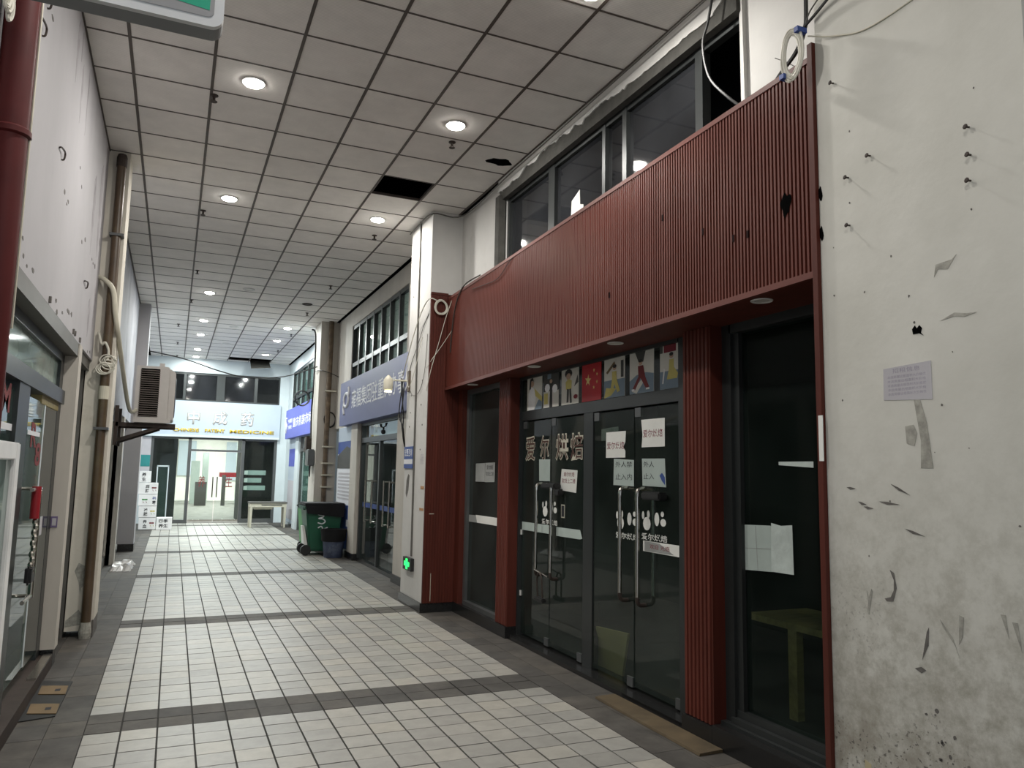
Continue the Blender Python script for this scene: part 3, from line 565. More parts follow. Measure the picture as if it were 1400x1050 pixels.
# printed pictures in the transom
def poster(y0, y1, z0, z1, label, shapes, bg):
    """shapes: (material key, [(u, v) in 0..1]) flat print on one sheet"""
    t = thing('poster', label, 'poster', (3.258, (y0 + y1) / 2, z0), 'prints over the bakery doors')
    qbox('sheet', M[bg], (3.2575, 3.2615, y1, y0, z0, z1), t)
    g = B(); mats = []
    for i, (mk, pts) in enumerate(shapes):
        if M[mk] not in mats: mats.append(M[mk])
        g.prism([(3.2572 - .0004 * i, y0 + (y1 - y0) * a, z0 + (z1 - z0) * b) for a, b in pts], (-.0003, 0, 0), mats.index(M[mk]))
    if shapes: g.build('printed_picture', mats, t)
def disc(c, r, ry=None, n=10): return [(c[0] + r * math.cos(2 * math.pi * k / n), c[1] + (ry or r * .55) * math.sin(2 * math.pi * k / n)) for k in range(n)]
def star(cx_, cy_, r, asp, rot=0): return [(cx_ + (r if k % 2 == 0 else r * .4) * asp * math.sin(math.pi * k / 5 + rot), cy_ + (r if k % 2 == 0 else r * .4) * math.cos(math.pi * k / 5 + rot)) for k in range(10)]
Z0, Z1 = 2.268, 2.612
rect = lambda a, b, c, d: [(a, b), (c, b), (c, d), (a, d)]
poster(7.03, 6.69, Z0, Z1, 'print of a long haired woman in white, leftmost in the transom row', [('pblue', [(.5, .0), (1, 0), (1, .35), (.75, .25)]), ('yel', [(.45, .45), (1, .2), (1, .35), (.5, .62)]), ('signwhite', [(.1, .0), (.5, 0), (.6, .3), (.5, .6), (.3, .68), (.1, .5)]), ('skin', disc((.34, .76), .13, .09)), ('hair', [(.15, .6), (.2, .9), (.38, .95), (.48, .8), (.4, .86), (.28, .84), (.26, .62)])], 'pgrey')
poster(6.65, 6.33, Z0, Z1, 'dark print of two figures with pale spheres, second in the transom row', [('pgrey', rect(0, 0, 1, .45)), ('pblue', rect(.25, .8, .5, 1)), ('signwhite', disc((.25, .55), .17, .12)), ('signwhite', disc((.75, .5), .17, .12)), ('hair', [(.4, 0), (.6, 0), (.58, .6), (.66, .7), (.45, .72)]), ('skin', disc((.5, .72), .09, .06)), ('yel', rect(.05, .1, .3, .4))], 'dkgrey')
poster(6.275, 5.948, Z0, Z1, 'pale print of a round capped slim figure, third in the transom row', [('dkgrey', [(.75, .45), (1, .55), (.95, .75), (.85, .6)]), ('hair', disc((.42, .82), .22, .12)), ('skin', disc((.42, .74), .14, .09)), ('yel', [(.28, .4), (.6, .4), (.62, .62), (.42, .68), (.25, .6)]), ('dkgrey', [(.32, .05), (.44, .05), (.46, .4), (.34, .42)]), ('dkgrey', [(.52, .03), (.64, .03), (.58, .42), (.48, .4)]), ('redink', disc((.85, .18), .12, .06))], 'pgrey')
poster(5.884, 5.555, Z0, Z1, 'red flag print with one big and four small yellow stars', [('flagyel', star(.33, .53, .16, 1.05, .1)), ('flagyel', star(.64, .76, .055, 1)), ('flagyel', star(.8, .65, .055, 1, .3)), ('flagyel', star(.8, .46, .055, 1)), ('flagyel', star(.64, .33, .055, 1, .2))], 'flagred')
suit = lambda mk: [(mk, [(.3, .12), (.42, .1), (.52, .32), (.66, .1), (.78, .14), (.62, .45), (.62, .62), (.4, .62), (.4, .42)]), ('skin', disc((.52, .7), .09, .055)), ('hair', disc((.53, .74), .095, .045))]
poster(5.502, 5.183, Z0, Z1, 'print of a kneeling figure in yellow lifting one arm, right of the flag', [('pblue', rect(0, 0, 1, .42)), ('yel', [(0, 0), (.35, .05), (.6, .2), (.1, .25)]), ('dkgrey', rect(.82, .45, .95, .85)), ('mdf', [(.1, .62), (.5, .86), (.55, .8), (.18, .58)])] + suit('yel'), 'pgrey')
poster(5.11, 4.778, Z0, Z1, 'print of a figure in a red suit standing legs apart', [('pblue', [(0, 0), (1, 0), (1, .4), (.7, .45), (.3, .42), (0, .3)]), ('dkgrey', [(.2, 1), (.7, 1), (.58, .7), (.4, .68)]), ('pgrey', [(.1, .06), (.5, .3), (.6, .25), (.3, .0)]), ('redsuit', [(.12, .1), (.24, .08), (.47, .34), (.7, .08), (.82, .12), (.66, .36), (.58, .62), (.36, .62), (.38, .38)]), ('skin', disc((.47, .68), .08, .05)), ('hair', disc((.47, .73), .08, .04)), ('signwhite', rect(.1, .07, .22, .11)), ('signwhite', rect(.7, .06, .84, .1))], 'pgrey')
poster(4.697, 4.447, Z0, Z1, 'print of a crouching figure in yellow under a red banner, rightmost', [('pblue', rect(0, 0, 1, .38)), ('redink', rect(.2, .78, .8, 1)), ('dkgrey', rect(0, .78, .15, .95)), ('signwhite', [(.12, .12), (.18, .12), (.26, .42), (.2, .45)]), ('yel', [(.35, .2), (.85, .2), (.9, .3), (.7, .45), (.7, .62), (.48, .62), (.46, .42)]), ('skin', disc((.58, .69), .1, .05)), ('hair', disc((.58, .73), .1, .04))], 'pgrey')

# notices on the glass
def notice(pts, label, m, texts, x=3.2755, name='notice'):
    t = thing(name, label, 'notice', (x, pts[0][0], min(q[1] for q in pts)))
    B().prism(poly(pts, x), (-.0015, 0, 0)).build('sheet', M[m], t)
    for body, y0, y1, z0, z1, tm in texts: text_on('lettering', body, (x - .0022, y0, z0), (0, y1 - y0, 0), (0, 0, z1 - z0), M[tm], t, 0.0 if tm == 'ink' else .004)
    return t
notice([(5.496, 1.777), (5.2, 1.777), (5.2, 1.83), (5.23, 1.86), (5.20, 1.90), (5.192, 1.988), (5.494, 1.986)], 'white bakery notice with a torn right edge, left of the other bakery notice', 'paper', [('爱尔烘焙', 5.48, 5.215, 1.845, 1.905, 'redink')])
notice([(4.967, 1.852), (4.665, 1.852), (4.665, 2.062), (4.973, 2.063), (4.955, 1.95)], 'white bakery notice highest on the rightmost glass leaf', 'paper', [('爱尔烘焙', 4.945, 4.69, 1.925, 1.985, 'redink')])
notice([(5.377, 1.557), (5.075, 1.553), (5.075, 1.756), (5.37, 1.768)], 'grey green handwritten notice below the torn bakery notice', 'paperg', [('外人禁', 5.345, 5.10, 1.70, 1.745, 'ink'), ('止入内', 5.345, 5.10, 1.60, 1.65, 'ink')])
nn = notice([(4.955, 1.561), (4.65, 1.556), (4.665, 1.764), (4.963, 1.766)], 'grey green handwritten notice with a blue smudge above the right handles', 'paperg', [('外人', 4.94, 4.80, 1.70, 1.745, 'ink'), ('止入', 4.94, 4.80, 1.61, 1.655, 'ink')])
B().prism(poly([(4.73, 1.64), (4.70, 1.66), (4.665, 1.63), (4.66, 1.57), (4.70, 1.60)], 3.274), (-.001, 0, 0)).build('blue_smudge', M['plaque'], nn)
notice([(6.315, 1.49), (6.006, 1.473), (5.983, 1.672), (6.285, 1.684)], 'white notice with two red lines below the outlined shop name', 'paper', [('爱尔烘焙', 6.24, 6.04, 1.615, 1.655, 'redink'), ('取货上二楼', 6.275, 6.02, 1.555, 1.597, 'redink')])
notice([(6.755, 1.565), (6.525, 1.567), (6.525, 1.773), (6.765, 1.775)], 'blank grey green sheet beside the door seam under the shop name', 'paperg', [])
notice([(8.345, 1.53), (8.06, 1.532), (8.06, 1.742), (8.345, 1.738)], 'blank aged sheet on the narrow window, left of a printed sheet', 'paperd', [], 3.224)
notice([(8.055, 1.528), (7.77, 1.534), (7.765, 1.748), (8.05, 1.744)], 'aged printed sheet with two dark lines on the narrow window', 'paperd', [('爱尔烘焙', 8.0, 7.82, 1.67, 1.72, 'ink'), ('取货上二楼', 8.02, 7.80, 1.60, 1.645, 'ink')], 3.224)
notice([(3.84, 1.07), (3.60, 1.085), (3.605, 1.355), (3.86, 1.345)], 'creased pale sheet hung on the large window, left of its twin', 'paperg', [], 3.289)
notice([(3.605, 1.087), (3.425, 1.09), (3.43, 1.37), (3.52, 1.36), (3.60, 1.372)], 'creased pale sheet with a curled corner, right of its twin on the window', 'paper_b', [], 3.286)
cr = [o for o in bpy.data.objects if o.get('label') == 'creased pale sheet hung on the large window, left of its twin'][0]
B().prism(poly([(3.845, 1.20), (3.61, 1.215), (3.61, 1.219), (3.845, 1.204)], 3.287), (-.0004, 0, 0)).prism(poly([(3.72, 1.08), (3.724, 1.08), (3.74, 1.345), (3.736, 1.345)], 3.287), (-.0004, 0, 0)).build('crease', M['paperd'], cr)
notice([(3.53, 1.715), (3.26, 1.70), (3.26, 1.735), (3.53, 1.735)], 'thin torn white strip high on the large dark window', 'paper_b', [], 3.289, 'paper_strip')
notice([(5.60, 1.92), (5.33, 1.92), (5.33, 2.03), (5.60, 2.02)], 'small pale card inside the glass behind the torn bakery notice', 'paperd', [], 3.292, 'card')

# inside the bakery
cb = thing('leaning_board', 'yellowish board leaning inside the right bakery door', 'board', (3.42, 5.6, 0))
B().hexa([(3.40, 5.84, .036), (3.40, 5.44, .036), (3.42, 5.44, .036), (3.42, 5.84, .036)], [(3.30, 5.69, .385), (3.30, 5.20, .42), (3.32, 5.20, .42), (3.32, 5.69, .385)]).build('board', M['pale_board'], cb)
it = thing('wooden_table', 'yellow wooden table inside the bakery behind the large window', 'table', (4.3, 3.9, 0))
B().box(3.97, 4.55, 3.2, 4.62, .60, .645).build('tabletop', M['wood'], it)
for x, y in ((4.0, 4.17), (4.5, 4.17), (4.0, 3.3), (4.5, 3.3)): qbox('leg', M['wood'], (x - .03, x + .03, y - .04, y + .04, .004, .60), it)
mt = thing('plank_ramp', 'worn brown wooden board lying before the right bakery doors', 'board', (3.04, 4.5, 0))
B().hexa([(2.95, 5.09, .002), (3.117, 5.09, .002), (3.117, 3.86, .002), (2.944, 3.86, .002)], [(2.955, 5.09, .016), (3.117, 5.09, .02), (3.117, 3.86, .02), (2.95, 3.86, .016)]).build('board', M['ramp_wood'], mt)

# ================================================================== OFFICE SHOP (between the white pillars)
s1 = thing('blue_shop_sign', 'long dull blue shop sign with white characters between two white pillars', 'sign', (3.06, 12.6, 2.5))
B().box(2.98, 3.149, 9.9, 15.33, 2.49, 3.34).build('board', M['blue'], s1)
text_on('lettering', '雍福集团驻重庆办事处', (2.9785, 14.25, 2.77), (0, -4.0, 0), (0, 0, .35), M['white'], s1, .008)
lg = B()
lg.tube([(2.976, 14.70 + .21 * math.cos(math.radians(a)), 2.97 + .13 * math.sin(math.radians(a))) for a in range(0, 361, 20)], .03, 6)
lg.tube(catmull([(2.976, 14.50, 3.02), (2.976, 14.46, 3.10), (2.976, 14.50, 3.20)], 4), .028, 6).tube(catmull([(2.976, 14.90, 2.92), (2.976, 14.93, 2.82), (2.976, 14.86, 2.70)], 4), .028, 6).build('emblem', M['white'], s1)
w4 = structure('window_4', 'tall barred upper window above the dull blue sign', 'window')
B().box(3.17, 3.24, 11.2, 15.25, 4.45, 4.52).box(3.17, 3.24, 11.2, 15.25, 3.68, 3.76).box(3.17, 3.24, 11.2, 15.25, 3.38, 3.44).build('frame', M['alu'], w4)
for k in range(8):
    y = 11.2 + 4.05 * k / 7; qbox('mullion', M['alu'], (3.165, 3.245, y - .035, y + .035, 3.4, 4.5), w4)
for k in range(7):
    a = 11.2 + 4.05 * k / 7 + .035; b = 11.2 + 4.05 * (k + 1) / 7 - .035
    for z0, z1 in ((3.44, 3.68), (3.76, 4.45)):
        qbox('pane', M['clear'], (3.205, 3.21, a, b, z0, z1), w4)
        if k != 6: qbox('curtain', M['paperg'], (3.235, 3.24, a + .22, b, z0, z1), w4)
B().box(3.4, 4.2, 11, 15.4, 3.3, 3.36).box(4.15, 4.2, 11, 15.4, 3.3, 4.8).build('dark_room', M['dim'], w4)
d4 = structure('door_4', 'office glass door with long pull handles below the dull blue sign', 'door')
B().box(3.15, 3.24, 14.0, 14.08, 0, 2.5).box(3.15, 3.24, 11.32, 11.40, 0, 2.5).box(3.15, 3.24, 11.4, 14.0, 2.13, 2.22).box(3.15, 3.24, 11.4, 14.0, 2.44, 2.5).build('frame', M['alu'], d4)
qbox('transom_pane', M['clear'], (3.19, 3.196, 11.4, 14.0, 2.22, 2.44), d4); B().box(3.22, 3.23, 11.45, 13.4, 2.22, 2.44).build('blind', M['endwall'], d4)
for a, b in ((11.41, 12.05), (12.06, 12.70), (12.71, 13.35), (13.36, 13.99)): qbox('leaf', M['clear'], (3.19, 3.2, a, b, .06, 2.125), d4)
qbox('mullion', M['alu'], (3.16, 3.24, 12.66, 12.75, .05, 2.13), d4)
for y in (13.5, 13.0, 12.2, 11.85): B().tube([(3.13, y, .74), (3.13, y, 1.47)], .018, 8).tube([(3.13, y, 1.45), (3.195, y, 1.45)], .014, 6).tube([(3.13, y, .76), (3.195, y, .76)], .014, 6).build('handle', M['chrome'], d4)
B().box(3.187, 3.189, 11.45, 13.9, .98, 1.06).build('blue_strip', M['plaque'], d4)
ant = B()
for s_ in (1, -1): ant.tube(catmull([(3.187, 12.6, 2.30), (3.187, 12.6 + .05 * s_, 2.36), (3.187, 12.6 + .16 * s_, 2.37), (3.187, 12.6 + .22 * s_, 2.42)], 4), .01, 5).tube([(3.187, 12.6 + .14 * s_, 2.37), (3.187, 12.6 + .14 * s_, 2.42)], .008, 5)
ant.lathe((3.187, 12.6, 2.27), [(.02, -.03), (.04, .0), (.03, .04)], 8).build('antler_decal', M['ink'], d4)
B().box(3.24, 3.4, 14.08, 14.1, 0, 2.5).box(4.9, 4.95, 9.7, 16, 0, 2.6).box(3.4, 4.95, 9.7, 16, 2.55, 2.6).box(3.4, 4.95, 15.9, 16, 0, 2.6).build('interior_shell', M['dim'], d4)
B().box(4.1, 4.7, 11.6, 12.8, 0, 1.0).build('reception_desk', M['endwall'], d4)
wt = structure('trim_2', 'white painted posts and dark plinth of the office front', 'shopfront')
B().box(3.08, 3.15, 14.10, 14.62, .12, 2.49).box(3.08, 3.15, 10.85, 11.32, .12, 2.49).build('post', M['post'], wt); B().box(3.06, 3.16, 14.08, 14.7, 0, .12).box(3.06, 3.16, 9.69, 11.34, 0, .12).box(3.14, 3.24, 11.34, 14.08, 0, .06).build('plinth', M['granite'], wt)
po = thing('office_poster', 'tall blue and white poster panel beside the green bins', 'poster', (3.14, 15.3, .1))
qbox('panel', M['white'], (3.13, 3.155, 14.64, 16.1, .1, 2.49), po)
B().box(3.127, 3.131, 14.66, 16.08, 1.95, 2.48).build('sky_print', M['plaque'], po); B().box(3.125, 3.1285, 14.66, 16.08, 2.2, 2.48).build('cloud_print', M['ltblue'], po)
B().prism([(3.126, 16.08, 1.66), (3.126, 14.66, 1.66), (3.126, 14.66, 2.02), (3.126, 15.2, 2.1), (3.126, 16.08, 1.92)], (-.001, 0, 0)).build('car_print', M['dkgrey'], po)
for k in range(8): B().box(3.127, 3.131, 14.75, 15.95, 1.05 + k * .07, 1.085 + k * .07).build('text_line', M['haze'], po)
B().box(3.127, 3.131, 14.66, 16.08, .12, .95).build('blue_print', M['plaque'], po); B().box(3.125, 3.128, 14.68, 15.0, .55, .68).build('red_badge', M['white'], po)

# security lamp on an arm from the pillar
sl = thing('security_lamp', 'small lit floodlight on an arm in front of the dull blue sign', 'lamp', (2.75, 9.6, 2.8))
B().box(2.72, 2.744, 9.52, 9.62, 2.66, 2.93).build('mounting_block', M['rust'], sl); B().tube([(2.73, 9.58, 2.80), (2.54, 9.6, 2.80)], .012, 8).build('arm', M['cream'], sl)
B().lathe((2.47, 9.6, 2.66), [(.03, 0), (.062, .02), (.062, .14), (.04, .17), (.012, .2)], 14).build('housing', M['cream'], sl, True); B().lathe((2.47, 9.6, 2.655), [(.03, .004), (.05, 0), (.05, -.012)], 14).build('lens', emit('warm_lens', (1, .93, .7), 3.0), sl)

# bins
gb = thing('wheelie_bin', 'dark green wheelie bin with white graffiti before the rusty pipe pillar', 'bin', (2.78, 15.4, 0))
B().hexa([(2.50, 15.08, .08), (3.02, 15.08, .08), (3.02, 15.62, .08), (2.50, 15.62, .08)], [(2.40, 15.0, .90), (3.10, 15.0, .90), (3.10, 15.72, .90), (2.40, 15.72, .90)]).build('body', M['bin'], gb, bevel=.03)
B().box(2.37, 3.13, 14.97, 15.75, .88, .94).build('rim', M['bin'], gb, bevel=.012); B().box(2.36, 3.14, 14.96, 15.76, .935, .99).build('black_liner', M['bag'], gb, bevel=.02); lin = bpy.data.objects[[o.name for o in gb.children if o.name.startswith('black_liner')][0]]
B().hexa([(2.42, 14.955, .80), (3.1, 14.955, .72), (3.1, 15.0, .72), (2.42, 15.0, .80)], [(2.38, 14.955, .95), (3.13, 14.955, .95), (3.13, 15.0, .95), (2.38, 15.0, .95)]).build('liner_fold', M['bag'], lin)
for y in (15.12, 15.55): B().lathe((2.44, y, .10), [(.045, -.035), (.10, -.035), (.10, .035), (.045, .035)], 16, 'y').build('wheel', M['black'], gb)
B().box(2.36, 2.42, 15.1, 15.6, .86, .92).build('handle', M['bin'], gb)
gf = lambda pts: B().tube(catmull([(2.40 + .1 * (1 - z / .9) + x, 14.995 + .08 * (1 - z / .9), z) for x, z in pts], 5), .012, 6).build('graffiti', M['white'], gb)
gf([(.25, .82), (.32, .74), (.22, .70), (.30, .69), (.34, .64), (.28, .60), (.2, .62)]); gf([(.2, .52), (.26, .55), (.3, .5), (.38, .53)]); gf([(.26, .86), (.22, .78), (.3, .76)])
B().hexa([(2.42, 15.15, .2), (2.47, 15.1, .2), (2.47, 15.5, .2), (2.42, 15.5, .2)], [(2.37, 15.2, .55), (2.41, 15.2, .55), (2.41, 15.4, .55), (2.37, 15.4, .55)]).build('snagged_bag', M['film'], gb)
gb.location.x -= .035
g2 = thing('wheelie_bin', 'bright green wheelie bin half hidden behind the dark green bin', 'bin', (2.75, 16.3, 0))
B().hexa([(2.50, 16.02, .06), (2.9, 16.02, .06), (2.9, 16.5, .06), (2.50, 16.5, .06)], [(2.43, 15.98, .86), (2.95, 15.98, .86), (2.95, 16.53, .86), (2.43, 16.53, .86)]).build('body', M['bin2'], g2, bevel=.02)
B().box(2.41, 2.97, 15.96, 16.55, .85, .91).build('lid', M['bag'], g2, bevel=.015)
for y in (16.08, 16.42): B().lathe((2.52, y, .08), [(.03, -.03), (.08, -.03), (.08, .03), (.03, .03)], 14, 'y').build('wheel', M['black'], g2)
tcn = thing('waste_basket', 'round blue grey waste basket with black liner beside the dark green bin', 'bin', (2.88, 14.75, 0))
B().lathe((2.88, 14.72, 0), [(.165, 0), (.17, .01), (.21, .40), (.2, .40), (.16, .02)], 28).build('body', M['can'], tcn, True)
B().lathe((2.88, 14.72, .37), [(.222, -.07), (.228, 0), (.24, .10), (.25, .15), (.2, .13), (.17, .05), (.02, .02)], 28).build('black_liner', M['bag'], tcn, True)

tcn.location.x -= .03
# ================================================================== FAR RIGHT SHOP
s2 = thing('blue_shop_sign', 'short bright blue shop sign with white characters near the end wall', 'sign', (3.06, 21, 2.5))
B().box(2.98, 3.149, 18.2, 23.45, 2.5, 3.33).build('board', M['blue2'], s2)
text_on('lettering', '重庆机装市场', (2.9785, 21.95, 2.77), (0, -3.2, 0), (0, 0, .27), M['white'], s2, .012)
text_on('small_lettering', '雍福集团', (2.9785, 22.95, 2.93), (0, -.85, 0), (0, 0, .12), M['white'], s2, .02); text_on('small_lettering', '办事处', (2.9785, 22.95, 2.75), (0, -.8, 0), (0, 0, .12), M['white'], s2, .02)
B().tube(catmull([(2.976, 23.2, 3.1), (2.976, 23.28, 2.95), (2.976, 23.15, 2.85), (2.976, 23.25, 2.68)], 4), .035, 6).build('emblem', M['white'], s2)
w5 = structure('window_5', 'upper window above the bright blue sign near the end wall', 'window')
B().box(3.17, 3.24, 18.2, 23.6, 4.43, 4.5).box(3.17, 3.24, 18.2, 23.6, 3.66, 3.74).box(3.17, 3.24, 18.2, 23.6, 3.3, 3.36).build('frame', M['alu'], w5)
for k in range(7): qbox('mullion', M['alu'], (3.165, 3.245, 18.2 + .9 * k - .03, 18.2 + .9 * k + .03, 3.3, 4.5), w5)
for k in range(6): qbox('pane', M['greenglass'], (3.205, 3.21, 18.23 + .9 * k, 19.07 + .9 * k, 3.36, 4.43), w5)
B().box(3.5, 4.2, 18, 23.8, 3.24, 3.3).box(4.15, 4.2, 18, 23.8, 3.3, 4.8).build('dark_room', M['dim'], w5)
d5 = structure('door_5', 'green tinted shop door below the bright blue sign', 'door')
B().box(3.15, 3.22, 21.4, 21.5, 0, 2.5).box(3.15, 3.22, 18.2, 18.3, 0, 2.5).box(3.15, 3.22, 18.3, 21.4, 2.1, 2.18).build('frame', M['alugrey'], d5); qbox('leaf', M['greenglass'], (3.18, 3.19, 19.9, 21.4, .04, 2.1), d5); qbox('leaf', M['greenglass'], (3.18, 3.19, 18.3, 19.88, .04, 2.1), d5)
B().box(4.2, 4.25, 17.6, 24, 0, 2.6).box(3.4, 4.2, 17.6, 24, 2.55, 2.6).build('interior_shell', M['paperg'], d5)
p2 = thing('tall_poster', 'tall blue landscape poster panel beside the folding table', 'poster', (3.14, 22.8, 0))
qbox('panel', M['ltblue'], (3.13, 3.155, 22.15, 23.5, .1, 2.49), p2); B().box(3.127, 3.131, 22.2, 23.45, .2, 1.3).build('city_print', M['haze'], p2); B().box(3.126, 3.13, 22.2, 23.45, 1.7, 2.2).build('sky_print', M['blue2'], p2)
mb = thing('meter_box', 'grey electric meter box with a cable on the far white pillar', 'meter', (2.72, 16.95, 1.7))
B().box(2.63, 2.77, 16.78, 17.2, 1.70, 2.06).build('case', M['alugrey'], mb, bevel=.02); B().box(2.66, 2.77, 17.3, 17.6, 2.0, 2.35).build('junction_box', M['steel'], mb, bevel=.01)
B().tube(catmull([(2.7, 16.9, 1.70), (2.69, 16.85, 1.55), (2.7, 16.95, 1.48), (2.71, 17.05, 1.6), (2.7, 17.02, 1.7)], 5), .014, 6).build('cable', M['black'], mb)
tb = thing('work_table', 'cream framed table with dark top against the end wall', 'table', (2.5, 22.5, 0))
B().box(1.98, 2.99, 22.25, 22.85, .665, .70).build('tabletop', M['beam'], tb)
B().box(2.0, 2.97, 22.27, 22.30, .565, .665).box(2.0, 2.97, 22.80, 22.83, .565, .665).box(2.0, 2.03, 22.3, 22.8, .565, .665).box(2.94, 2.97, 22.3, 22.8, .565, .665).build('apron', M['cream'], tb)
B().box(2.3, 2.85, 22.265, 22.272, .61, .632).build('slot', M['ink'], tb); B().box(2.12, 2.6, 22.34, 22.7, .50, .565).build('under_tray', M['cream'], tb)
for x in (2.0, 2.9): 
    for y in (22.27, 22.76): B().hexa([(x + .01, y + .01, 0), (x + .055, y + .01, 0), (x + .055, y + .055, 0), (x + .01, y + .055, 0)], [(x, y, .57), (x + .07, y, .57), (x + .07, y + .07, .57), (x, y + .07, .57)]).build('leg', M['cream'], tb)

# ================================================================== END WALL
E0 = 24.4
we = structure('wall_end', 'pale end wall with a light blue shop fascia', 'wall')
B().box(-1.2, 3.4, E0, E0 + .2, 4.42, H).box(2.88, 3.4, E0, E0 + .2, 0, 4.42).box(-1.2, -.62, E0, E0 + .2, 0, 2.5).build('plaster', M['endwall'], we)
B().box(-1.0, 2.92, E0 - .10, E0 + .12, 2.5, 3.56).build('fascia_panel', M['ltblue'], we)
B().box(-1.0, 2.92, E0 - .11, E0 - .1, 2.50, 2.56).build('fascia_lip', M['endwall'], we)
for ch, a, b in (('中', .30, .62), ('成', 1.0, 1.38), ('药', 1.79, 2.13)):
    text_on('character_edge', ch, (a - .02, E0 - .104, 2.87), (b - a + .04, 0, 0), (0, 0, .42), M['mould'], we, .025); text_on('character', ch, (a, E0 - .104, 2.89), (b - a, 0, 0), (0, 0, .38), M['silver'], we, .012, .012)
for s_, a, b in (('CHINESE', -.07, .63), ('PATENT', .79, 1.34), ('MEDICINE', 1.48, 2.75)): text_on('gold_lettering', s_, (a, E0 - .112, 2.655), (b - a, 0, 0), (0, 0, .10), M['gold'], we, .03, .01)
w6 = structure('window_6', 'dark upper window with four bays over the light blue fascia', 'window')
B().box(-1.0, 2.88, E0 + .05, E0 + .12, 4.36, 4.42).box(-1.0, 2.88, E0 + .05, E0 + .12, 3.56, 3.62).build('frame', M['alu'], w6)
for a, b in ((.13, .2), (1.05, 1.28), (2.13, 2.22), (2.84, 2.88)): qbox('mullion', M['alu'], (a, b, E0 + .04, E0 + .13, 3.6, 4.4), w6)
for a, b in ((.2, 1.05), (1.28, 2.13)): qbox('pane', M['smoke'], (a, b, E0 + .08, E0 + .086, 3.62, 4.36), w6)
B().box(-1.2, 3.2, E0 + .2, E0 + 1.6, 3.45, 3.5).box(-1.2, 3.2, E0 + 1.55, E0 + 1.6, 3.5, H).build('dark_room', M['dim'], w6)
d6 = structure('door_6', 'bright double glass door of the medicine shop at the far end', 'door')
fr = B()
for a, b in ((-.62, -.55), (.37, .46), (1.86, 1.95), (2.80, 2.88)): fr.box(a, b, E0 + .02, E0 + .10, 0, 2.5)
fr.box(-.55, 2.8, E0 + .02, E0 + .10, 2.44, 2.5).box(.46, 1.86, E0 + .02, E0 + .1, 2.09, 2.15).box(-.55, .37, E0 + .02, E0 + .1, .0, .1).box(1.95, 2.8, E0 + .02, E0 + .1, 0, .12).build('frame', M['alugrey'], d6)
qbox('transom_pane', M['clear'], (.46, 1.86, E0 + .05, E0 + .056, 2.15, 2.44), d6)
for a, b in ((.47, 1.15), (1.17, 1.85)):
    l = qbox('leaf', M['clear'], (a, b, E0 + .045, E0 + .053, .05, 2.08), d6)
    B().box(a, b, E0 + .04, E0 + .058, .04, .10).build('bottom_rail', M['chrome'], l)
for x in (1.10, 1.22): B().tube([(x, E0 - .02, .75), (x, E0 - .02, 1.35)], .016, 8).tube([(x, E0 - .02, .8), (x, E0 + .05, .8)], .012, 6).tube([(x, E0 - .02, 1.3), (x, E0 + .05, 1.3)], .012, 6).build('handle', M['steel'], d6)
qbox('side_pane', M['clear'], (-.55, .37, E0 + .05, E0 + .056, .1, 2.44), d6); qbox('side_pane', M['clear'], (1.95, 2.8, E0 + .05, E0 + .056, .12, 2.44), d6)
for ch, x in (('养', .80), ('生', 1.55)): text_on('door_character', ch, (x - .1, E0 + .042, 1.05), (.2, 0, 0), (0, 0, .32), M['redsuit'], d6, .01)
for k in range(3): B().box(2.05 + .0 * k, 2.62 - .12 * (k == 1), E0 + .3, E0 + .34, 1.42 - .23 * k, 1.56 - .23 * k).build('shelf_goods', M['greenglass'] if 0 else M['paperg'], d6)
for k in range(3): B().box(1.98, 2.08, E0 + .12, E0 + .14, 1.43 - .23 * k, 1.55 - .23 * k).build('price_card', M['paper'], d6)
# added bright shell standing in for the view behind, dark right cabinet
YE = 41.0
B().box(1.90, 1.96, E0 + .12, E0 + 2.2, 0, 2.5).box(1.9, 3.2, E0 + 2.1, E0 + 2.2, 0, 2.5).box(1.9, 3.2, E0 + .12, E0 + 2.2, 2.5, 2.56).box(-1.2, .10, E0 + 1.2, E0 + 1.3, 0, 2.5).build('dark_cabinet', M['dim'], d6)
B().box(-1.2, 4.2, YE, YE + .15, 0, 3.6).box(-1.25, -1.2, E0 + .2, YE, 0, 3.6).box(4.2, 4.25, E0 + .2, YE, 0, 3.6).box(-1.2, 4.2, E0 + .2, YE, 3.55, 3.6).build('bright_backdrop', M['roomwhite'], d6)
B().box(-1.2, 4.2, E0 + .1, YE - 1, .002, .01).build('room_floor', M['roadgrey'], d6)
B().box(-1.2, 4.2, YE - 1, YE, .002, .06).build('white_kerb', M['roomwhite'], d6)
B().box(.75, 1.1, YE - 4, YE - 3.4, .01, 1.9).box(1.25, 1.5, YE - 3, YE - 2.5, .01, 2.3).box(2.7, 2.8, YE - 3, YE - 2.9, .01, 2.8).build('grey_locker', M['paperg'], d6); B().box(.9, 1.35, YE - 6, YE - 5.6, .01, 1.0).box(1.95, 2.1, YE - 6, YE - 5.8, .01, 1.3).build('dark_stool', M['dkgrey'], d6)
B().box(1.95, 2.65, YE - 4, YE - 3.4, 1.2, 1.4).build('red_awning', M['redplastic'], d6); B().box(.2, 1.0, YE - .1, YE - .02, 1.2, 2.9).box(2.4, 3.4, YE - .1, YE - .02, 1.0, 2.9).build('far_window', M['ltblue'], d6)
for x, y, e in ((.5, 26.6, 90), (1.2, 30, 150), (1.6, 34, 200), (1.6, 38, 260)):  # added fill lamps brightening the shell behind the end door
    ld = bpy.data.lights.new('fill_lamp', 'AREA'); ld.size = 1.2; ld.energy = e; ld.color = (1, .99, .95); lo = bpy.data.objects.new('fill_lamp', ld); C.objects.link(lo); lo.location = (x, y, 3.45); adopt(lo, d6)
